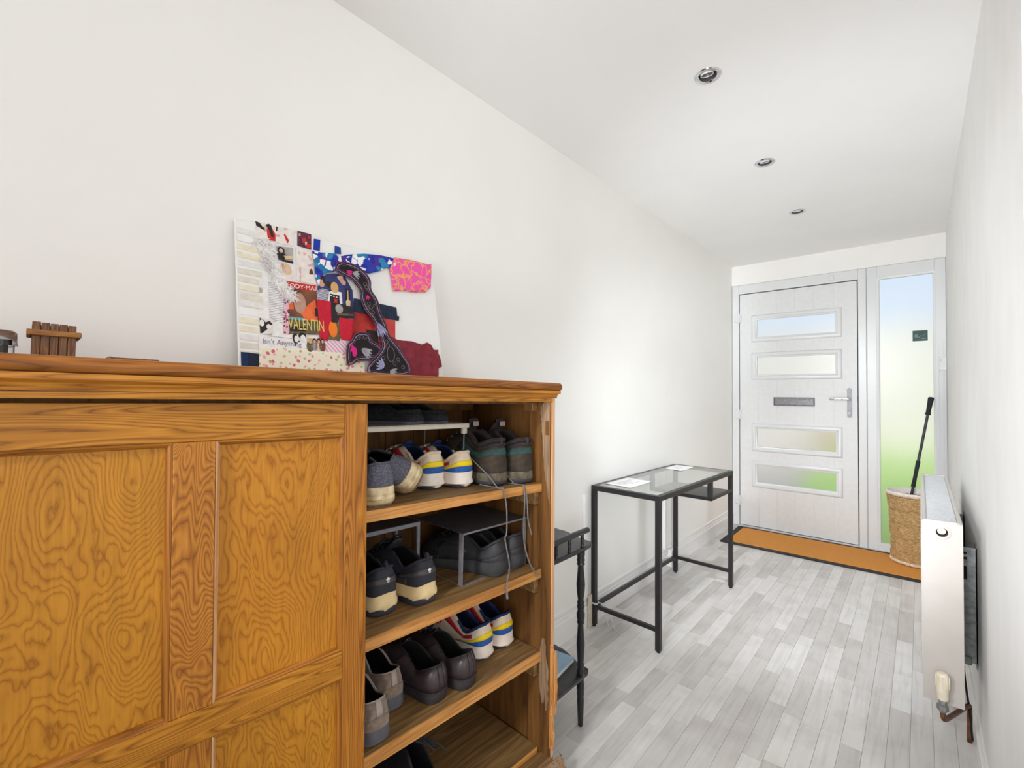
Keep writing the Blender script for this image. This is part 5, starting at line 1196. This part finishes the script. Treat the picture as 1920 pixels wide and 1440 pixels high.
scrap('printed_figure', 'orange_glow', [(0.1532, 0.1842), (0.2000, 0.2264), (0.2048, 0.1616), (0.1743, 0.1580)], 5, parent=cv); scrap('printed_figure', 'orange_glow', [(0.1255, 0.2103), (0.1371, 0.2166), (0.1389, 0.1898), (0.1261, 0.1880)], 5, parent=cv)
scrap('printed_figure', 'blur_face', oval(*(0.1556, 0.2088), .0165, .029, 20), 6, parent=cv)
scrap('cover_panel', 'olive_print', [(0.1237, 0.1624), (0.2127, 0.1626), (0.2109, 0.1251), (0.1234, 0.1181)], 5, parent=cv); scrap('cover_panel', 'dark_print', [(0.1257, 0.1404), (0.1691, 0.1422), (0.1686, 0.1300), (0.1252, 0.1271)], 6, parent=cv); scrap('cover_panel', 'cyan_print', [(0.1239, 0.1669), (0.1672, 0.1678), (0.1669, 0.1602), (0.1236, 0.1594)], 7, parent=cv); scrap('cover_panel', 'dark_print', [(0.1974, 0.2011), (0.2050, 0.1990), (0.2102, 0.1779), (0.1978, 0.1763)], 7, parent=cv)
a_, c_ = (0.1219, 0.1326), (0.2067, 0.1339)
lettering('VALENTIN', .0200, M['gold_print'], cv, (a_[0], a_[1], .0050), (0, 0, math.atan2(c_[1]-a_[1], c_[0]-a_[0])), (1.08, 2.35))
p = scrap('photo_clipping', 'photo_white', [(0.0495, 0.1559), (0.0835, 0.1530), (0.0807, 0.1096), (0.0494, 0.1108)], 4)
scrap('printed_figure', 'hair', [(0.0508, 0.1547), (0.0609, 0.1488), (0.0647, 0.1436), (0.0754, 0.1492), (0.0818, 0.1398), (0.0723, 0.1359), (0.0680, 0.1254), (0.0560, 0.1143), (0.0508, 0.1138), (0.0502, 0.1348)], 5, parent=p); scrap('printed_figure', 'white_print', oval(*(0.0555, 0.1411), .006, .009), 6, parent=p); scrap('printed_figure', 'white_print', oval(*(0.0722, 0.1330), .006, .007), 6, parent=p)
p = scrap('album_cover', 'white_print', [(0.0468, 0.1092), (0.1717, 0.1334), (0.1709, 0.0789), (0.0458, 0.0755)], 4)
a_, c_ = (0.0552, 0.0874), (0.1392, 0.0863)
lettering("Isn't Anything", .0188, M['violet_print'], p, (a_[0], a_[1], .0036), (0, 0, math.atan2(c_[1]-a_[1], c_[0]-a_[0])), (.97, 1))
b = MB(); a2 = (0.0714, 0.1073)
for i in range(14): b.box(a2[0]+i*.0056, a2[0]+i*.0056+.0040, a2[1]-i*.00016, a2[1]-i*.00016+.0016, .0031, .0033)
b.done('small_print', M['violet_print'], p)
scrap('printed_figure', 'hair', [(0.1318, 0.1144), (0.1378, 0.1224), (0.1448, 0.1187), (0.1471, 0.1055), (0.1527, 0.1000), (0.1453, 0.0964), (0.1392, 0.0855), (0.1340, 0.0999)], 5, parent=p); scrap('printed_figure', 'white_print', oval(*(0.1429, 0.1066), .0062, .010), 6, parent=p); scrap('printed_figure', 'hair', oval(*(0.1592, 0.1171), .011, .009), 5, parent=p); scrap('printed_figure', 'white_print', oval(*(0.1604, 0.1097), .007, .010), 6, parent=p)
p = scrap('group_photo', 'guitar', [(0.1724, 0.1138), (0.2210, 0.1074), (0.2181, 0.0777), (0.1725, 0.0821)], 6)
for (x, hc, sc) in ((580, 'hair_blond', 'olive_print'), (588, 'hair', 'grey_photo'), (596, 'hair', 'skin_pale'), (603, 'hair', 'brown_cover')):
    scrap('printed_figure', sc, oval(*(0.1788+0.001533*(x-580), 0.0886+0.000119*(x-580)), .0095, .016), 7, parent=p); scrap('printed_figure', hc, oval(*(0.1794+0.001536*(x-580), 0.1038+0.000133*(x-580)), .0058, .0075), 8, parent=p); scrap('printed_figure', 'skin', oval(*(0.1793+0.001535*(x-580), 0.1015+0.000130*(x-580)), .0036, .005), 9, parent=p)
scrap('striped_paper', 'pinkstripe', [(0.2213, 0.1121), (0.3089, 0.1133), (0.2978, 0.0687), (0.2177, 0.0700)], 4)
cloth('floral_fabric', 'floral', [(0.0471, 0.0770), (0.1067, 0.0787), (0.1709, 0.0789), (0.2196, 0.0763), (0.2729, 0.0767), (0.3064, 0.0692), (0.3477, 0.0519), (0.3455, 0.0139), (0.0452, 0.0131)], 5, .0008, 2.1)
# band photograph with red cloth and lamp clippings
p = scrap('band_photo', 'blue_photo', [(0.2078, 0.2623), (0.2187, 0.2928), (0.2387, 0.3096), (0.2619, 0.3159), (0.2940, 0.3140), (0.3178, 0.2733), (0.3199, 0.1852), (0.2452, 0.1776), (0.2093, 0.2263)], 5)
scrap('printed_figure', 'shirtstripe', [(0.2058, 0.2525), (0.2236, 0.2635), (0.2427, 0.2588), (0.2379, 0.2276), (0.2048, 0.2287)], 6, parent=p); scrap('printed_figure', 'skin', oval(*(0.2213, 0.2806), .009, .015), 6, parent=p); scrap('printed_figure', 'hair', [(0.2105, 0.2865), (0.2191, 0.3025), (0.2301, 0.2999), (0.2324, 0.2794), (0.2275, 0.2769), (0.2233, 0.2905), (0.2135, 0.2823)], 7, parent=p)
scrap('printed_figure', 'white_print', [(0.2376, 0.2531), (0.2560, 0.2627), (0.2809, 0.2604), (0.2823, 0.2229), (0.2756, 0.2236), (0.2718, 0.2474), (0.2454, 0.2480), (0.2408, 0.2200), (0.2329, 0.2236)], 6, parent=p); scrap('printed_figure', 'dark_print', [(0.2439, 0.2509), (0.2736, 0.2494), (0.2722, 0.2231), (0.2458, 0.2224)], 7, parent=p); scrap('printed_figure', 'red_print', [(0.2546, 0.2366), (0.2679, 0.2370), (0.2642, 0.2300), (0.2673, 0.2256), (0.2524, 0.2250), (0.2576, 0.2306)], 8, parent=p); scrap('printed_figure', 'hair_blond', oval(*(0.2597, 0.2714), .012, .017), 7, parent=p); scrap('printed_figure', 'skin', oval(*(0.2596, 0.2698), .006, .009), 8, parent=p); scrap('printed_figure', 'hair', oval(*(0.2420, 0.2780), .009, .010), 6, parent=p); scrap('printed_figure', 'skin', [(0.2681, 0.3057), (0.2818, 0.3100), (0.2964, 0.2945), (0.2941, 0.2841), (0.2839, 0.2856)], 7, parent=p); scrap('printed_figure', 'skin_pale', [(0.2699, 0.3076), (0.2854, 0.3140), (0.2884, 0.3063), (0.2745, 0.3003)], 8, parent=p)
b = MB(); q0, q1 = (0.2436, 0.2445), (0.2716, 0.2441)
for i in range(3): b.box(q0[0]+.0085*i+.001, q0[0]+.0085*i+.006, q0[1]-.0012*i-.001, q0[1]-.0012*i+.002, .0050, .0052)
b.done('shirt_print', M['white_print'], p)
scrap('printed_figure', 'dark_print', [(0.2936, 0.2758), (0.3092, 0.2752), (0.3062, 0.2215), (0.2907, 0.2209)], 6, parent=p); scrap('printed_figure', 'guitar', [(0.3002, 0.2703), (0.3028, 0.2707), (0.3022, 0.2424), (0.3088, 0.2368), (0.3062, 0.2215), (0.2941, 0.2214), (0.2931, 0.2344), (0.2987, 0.2419)], 7, parent=p)
cloth('red_fabric', 'red_cloth', [(0.2047, 0.2271), (0.2460, 0.2272), (0.2461, 0.1634), (0.2306, 0.1082), (0.2072, 0.1124), (0.2067, 0.1681)], 6, .0006, 4.4); scrap('lamp_clipping', 'olive_print', [(0.2299, 0.1615), (0.2676, 0.1659), (0.2681, 0.1114), (0.2277, 0.1142)], 7); scrap('lamp_glow', 'lamp_orange', oval(*(0.2484, 0.1446), .013, .024, 18), 8); scrap('lamp_cap', 'dark_print', [(0.2469, 0.1794), (0.2684, 0.1821), (0.2642, 0.1655), (0.2446, 0.1648)], 9)
cloth('red_fabric', 'red_cloth', [(0.2684, 0.1821), (0.3144, 0.1813), (0.3072, 0.1148), (0.2766, 0.1154), (0.2671, 0.1241)], 8, .0006, 6.2)
p = scrap('crowd_photo', 'dark_print', [(0.2473, 0.2210), (0.2807, 0.2243), (0.3165, 0.2180), (0.3146, 0.1846), (0.2453, 0.1808)], 9); scrap('printed_figure', 'grey_photo', oval(*(0.2698, 0.2081), .012, .014), 10, parent=p); scrap('printed_figure', 'olive_print', [(0.2624, 0.1942), (0.3136, 0.1977), (0.3133, 0.1927), (0.2621, 0.1877)], 10, parent=p)
p = scrap('pagoda_photo', 'pagoda_red', [(0.3163, 0.2146), (0.3871, 0.2108), (0.4626, 0.1940), (0.4586, 0.1102), (0.3105, 0.1118)], 4)
scrap('pagoda_wall', 'pagoda_front', [(0.3867, 0.2038), (0.4647, 0.1960), (0.4591, 0.1173), (0.3852, 0.1216)], 5, parent=p); scrap('pagoda_shadow', 'hair', [(0.3577, 0.1561), (0.3986, 0.1536), (0.3960, 0.1122), (0.3515, 0.1136)], 6, parent=p)
rf_ = scrap('pagoda_roof', 'roof_blue', [(0.3200, 0.2485), (0.3893, 0.2457), (0.4700, 0.2416), (0.4721, 0.2131), (0.4803, 0.2123), (0.4772, 0.1975), (0.4608, 0.1974), (0.3866, 0.2021), (0.3159, 0.2079)], 7, .0016, parent=p)
b = MB()
for i in range(16):
    t = i/15; A = Vector((0.3233, 0.2457)).lerp(Vector((0.4698, 0.2380)), t); B_ = Vector((0.3178, 0.2099)).lerp(Vector((0.4712, 0.2004)), t); b.tube([(A.x, A.y, .0062), (B_.x, B_.y, .0066)], .0010, 5)
b.done('roof_ribs', M['roof_blue'], p)
# fabrics
cloth('blue_floral_scrap', 'bluefloral', [(0.1954, 0.3675), (0.2222, 0.3690), (0.2633, 0.3771), (0.2746, 0.3681), (0.3063, 0.3822), (0.3612, 0.3984), (0.4230, 0.4075), (0.4757, 0.4087), (0.4830, 0.3937), (0.4647, 0.3695), (0.4403, 0.3699), (0.4195, 0.3548), (0.3761, 0.3372), (0.3427, 0.3339), (0.3132, 0.3482), (0.2872, 0.3476), (0.2553, 0.3162), (0.2355, 0.3106), (0.2188, 0.2960), (0.2111, 0.2660), (0.2028, 0.2898), (0.2016, 0.3323)], 8, .0016, 9.3)
cloth('pink_fabric', 'pinkfloral', [(0.4738, 0.4119), (0.5452, 0.4187), (0.6140, 0.4183), (0.6312, 0.4240), (0.6246, 0.3752), (0.6188, 0.3349), (0.5935, 0.3131), (0.5363, 0.3034), (0.5082, 0.3042), (0.4615, 0.2944), (0.4566, 0.3424), (0.4522, 0.3670)], 9, .0020, 3.7)
cloth('maroon_fabric', 'maroon_cloth', [(0.4367, 0.1400), (0.4643, 0.1319), (0.5016, 0.1316), (0.5187, 0.1312), (0.5620, 0.1238), (0.5831, 0.1330), (0.5966, 0.1285), (0.6112, 0.1088), (0.6327, 0.1103), (0.6315, 0.0968), (0.6443, 0.0517), (0.6269, 0.0452), (0.6210, 0.0054), (0.3560, 0.0093), (0.3804, 0.1042)], 7, .0085, 1.9, .0010, 4)
# grey white feather trim
b = MB(); path = [Vector((*q, .006)) for q in [(0.0568, 0.3548), (0.0751, 0.3476), (0.0783, 0.3202), (0.0896, 0.2930), (0.1009, 0.2656), (0.1127, 0.2455), (0.1262, 0.2298), (0.1346, 0.2252)]]
pp = catmull([tuple(q) for q in path], 10); b2 = []
random.seed(21)
for i, q in enumerate(pp):
    for k in range(13):
        t = i/len(pp); w = .026*(1-.5*t)+.004; a = random.uniform(0, 2*PI); d = Vector((math.cos(a), math.sin(a)-.35, random.uniform(0, .55))); c = Vector(q)+Vector((random.uniform(-w, w)*.6, random.uniform(-w, w)*.6, random.uniform(-.003, .003)))
        e = Vector((-d.y, d.x, 0)).normalized()*.0013; l = random.uniform(.008, .016)
        b.loft([[c-e, c+e, c+e*.6+d*l*.6, c+d*l], [c-e+Vector((0, 0, .0006)), c+e+Vector((0, 0, .0006)), c+e*.6+d*l*.6+Vector((0, 0, .0006)), c+d*l+Vector((0, 0, .0004))]], True, True, True)
b.done('feather_trim', M['fur'], bd, kind='stuff')
# embroidered black velvet trim hanging down the front
UP = [(0.2650, 0.3428), (0.3012, 0.3523), (0.3431, 0.3408), (0.3710, 0.3136), (0.3727, 0.2810), (0.3934, 0.2497), (0.4023, 0.2093), (0.4160, 0.1832), (0.4289, 0.1427), (0.4491, 0.1183), (0.4735, 0.0901), (0.4974, 0.0203), (0.3563, 0.0143), (0.3548, 0.0490), (0.3782, 0.0703), (0.4032, 0.1060), (0.3891, 0.1526), (0.3742, 0.1851), (0.3501, 0.2126), (0.3375, 0.2429), (0.3340, 0.2761), (0.3107, 0.3022), (0.2653, 0.3166)]
LO = [(0.2857, 0.0969), (0.3003, 0.1142), (0.3116, 0.1316), (0.3316, 0.1418), (0.3567, 0.1392), (0.3665, 0.1199), (0.3900, 0.1083), (0.4021, 0.0888), (0.3855, 0.0673), (0.3554, 0.0589), (0.3194, 0.0537), (0.2845, 0.0423)]
def trim(name, pts, z, closed=True):
    o = MB().prism(pts, 'z', z, z+.0022).done(name, M['black_velvet'], bd)
    cx = sum(q[0] for q in pts)/len(pts); cy = sum(q[1] for q in pts)/len(pts)
    sm = catmull([(*q, z+.0022) for q in pts], 5, True)
    b = MB(); b.tube(sm+[sm[0]], .0019, 6, False); b.done('cord_edge', M['plum_cord'], o, True)
    n = len(pts); ins = []
    for i in range(n):
        a, c = Vector(pts[i-1]), Vector(pts[(i+1) % n]); d = (c-a).normalized(); ins.append((pts[i][0]+d.y*-.0062, pts[i][1]+d.x*.0062))
    area_ = sum(pts[i][0]*pts[(i+1) % n][1]-pts[(i+1) % n][0]*pts[i][1] for i in range(n))
    if area_ < 0: ins = [(2*p_[0]-q[0], 2*p_[1]-q[1]) for p_, q in zip(pts, ins)]
    sm = catmull([(*q, z+.0026) for q in ins], 5, True)
    b = MB(); b.tube(sm+[sm[0]], .0009, 5, False); b.done('thread_line', M['silver_thread'], o, True)
    ins2 = [(p_[0]+1.75*(q[0]-p_[0]), p_[1]+1.75*(q[1]-p_[1])) for p_, q in zip(pts, ins)]
    sm = catmull([(*q, z+.0025) for q in ins2], 5, True)
    b = MB(); b.tube(sm+[sm[0]], .0011, 5, False); b.done('thread_line', M['plum_cord'], o, True)
    return o
tu = trim('embroidered_trim', UP, .0150); tl = trim('embroidered_trim', LO, .0115)
def petals(par, c, ang, n, spread, l, w, z, m):
    for i in range(n):
        a = ang+(i-(n-1)/2)*spread; cx, cy = c[0]+math.cos(a)*l*.6, c[1]+math.sin(a)*l*.6
        MB().prism(oval(cx, cy, l*.5, w, 10, a), 'z', z, z+.0011, .0003).done('petal', M[m], par)
def rings_(par, cs, r, z, m='grey_thread'):
    b = MB()
    for c in cs: b.tube([(c[0]+r*math.cos(i*PI/7), c[1]+r*math.sin(i*PI/7), z) for i in range(15)], .0008, 5, False)
    b.done('stitched_rings', M[m], par, True)
zu, zl = .0172, .0137
petals(tu, (0.2929, 0.3272), -.5, 4, .30, .020, .0022, zu, 'pink_thread'); petals(tu, (0.3119, 0.3243), -.2, 4, .34, .024, .0028, zu, 'silver_thread'); petals(tu, (0.3567, 0.2612), -1.2, 3, .5, .014, .0024, zu, 'pink_thread')
rings_(tu, [(0.3532, 0.2948), (0.3564, 0.2868), (0.3633, 0.2794), (0.3625, 0.2348), (0.3692, 0.2238), (0.3757, 0.2093), (0.3579, 0.2205), (0.3826, 0.2291)], .0052, zu)
petals(tu, (0.3889, 0.1800), -1.15, 5, .20, .044, .0034, zu, 'lilac_thread')
rings_(tu, [(0.4176, 0.1192), (0.4068, 0.1028), (0.3960, 0.0832), (0.4025, 0.0666), (0.4623, 0.1052), (0.4691, 0.0863), (0.4574, 0.0645), (0.4425, 0.0515), (0.4740, 0.0407), (0.4226, 0.1075)], .0058, zu)
MB().prism(oval(*(0.4306, 0.0803), .0125, .0230, 20), 'z', zu-.0006, zu+.0006, .0003).done('velvet_oval', M['black_velvet'], tu); b = MB(); c = (0.4306, 0.0803); b.tube([(c[0]+.0135*math.cos(i*PI/12), c[1]+.0240*math.sin(i*PI/12), zu+.0002) for i in range(25)], .0011, 6, False); b.done('stitched_oval', M['grey_thread'], tu, True)
petals(tu, (0.4064, 0.0379), 2.7, 5, .36, .030, .0032, zu, 'lilac_thread'); petals(tu, (0.4211, 0.0265), -.3, 4, .36, .028, .0034, zu, 'silver_thread'); MB().prism(oval(*(0.4120, 0.0364), .0085, .0125, 16), 'z', zu+.0004, zu+.0018, .0004).done('velvet_oval', M['black_velvet'], tu)
petals(tl, (0.3287, 0.0920), -.5, 4, .26, .036, .0042, zl, 'silver_thread'); rings_(tl, [(0.3217, 0.1243), (0.3344, 0.1288), (0.3451, 0.1281)], .0056, zl)
MB().prism([(0.2930, 0.1055), (0.3030, 0.1014), (0.3078, 0.0937), (0.3146, 0.0909), (0.3154, 0.0747), (0.3078, 0.0628), (0.3012, 0.0689), (0.3001, 0.0802), (0.2916, 0.0812), (0.2972, 0.0897)], 'z', zl, zl+.0010).done('pink_leaf', M['pink_thread'], tl)
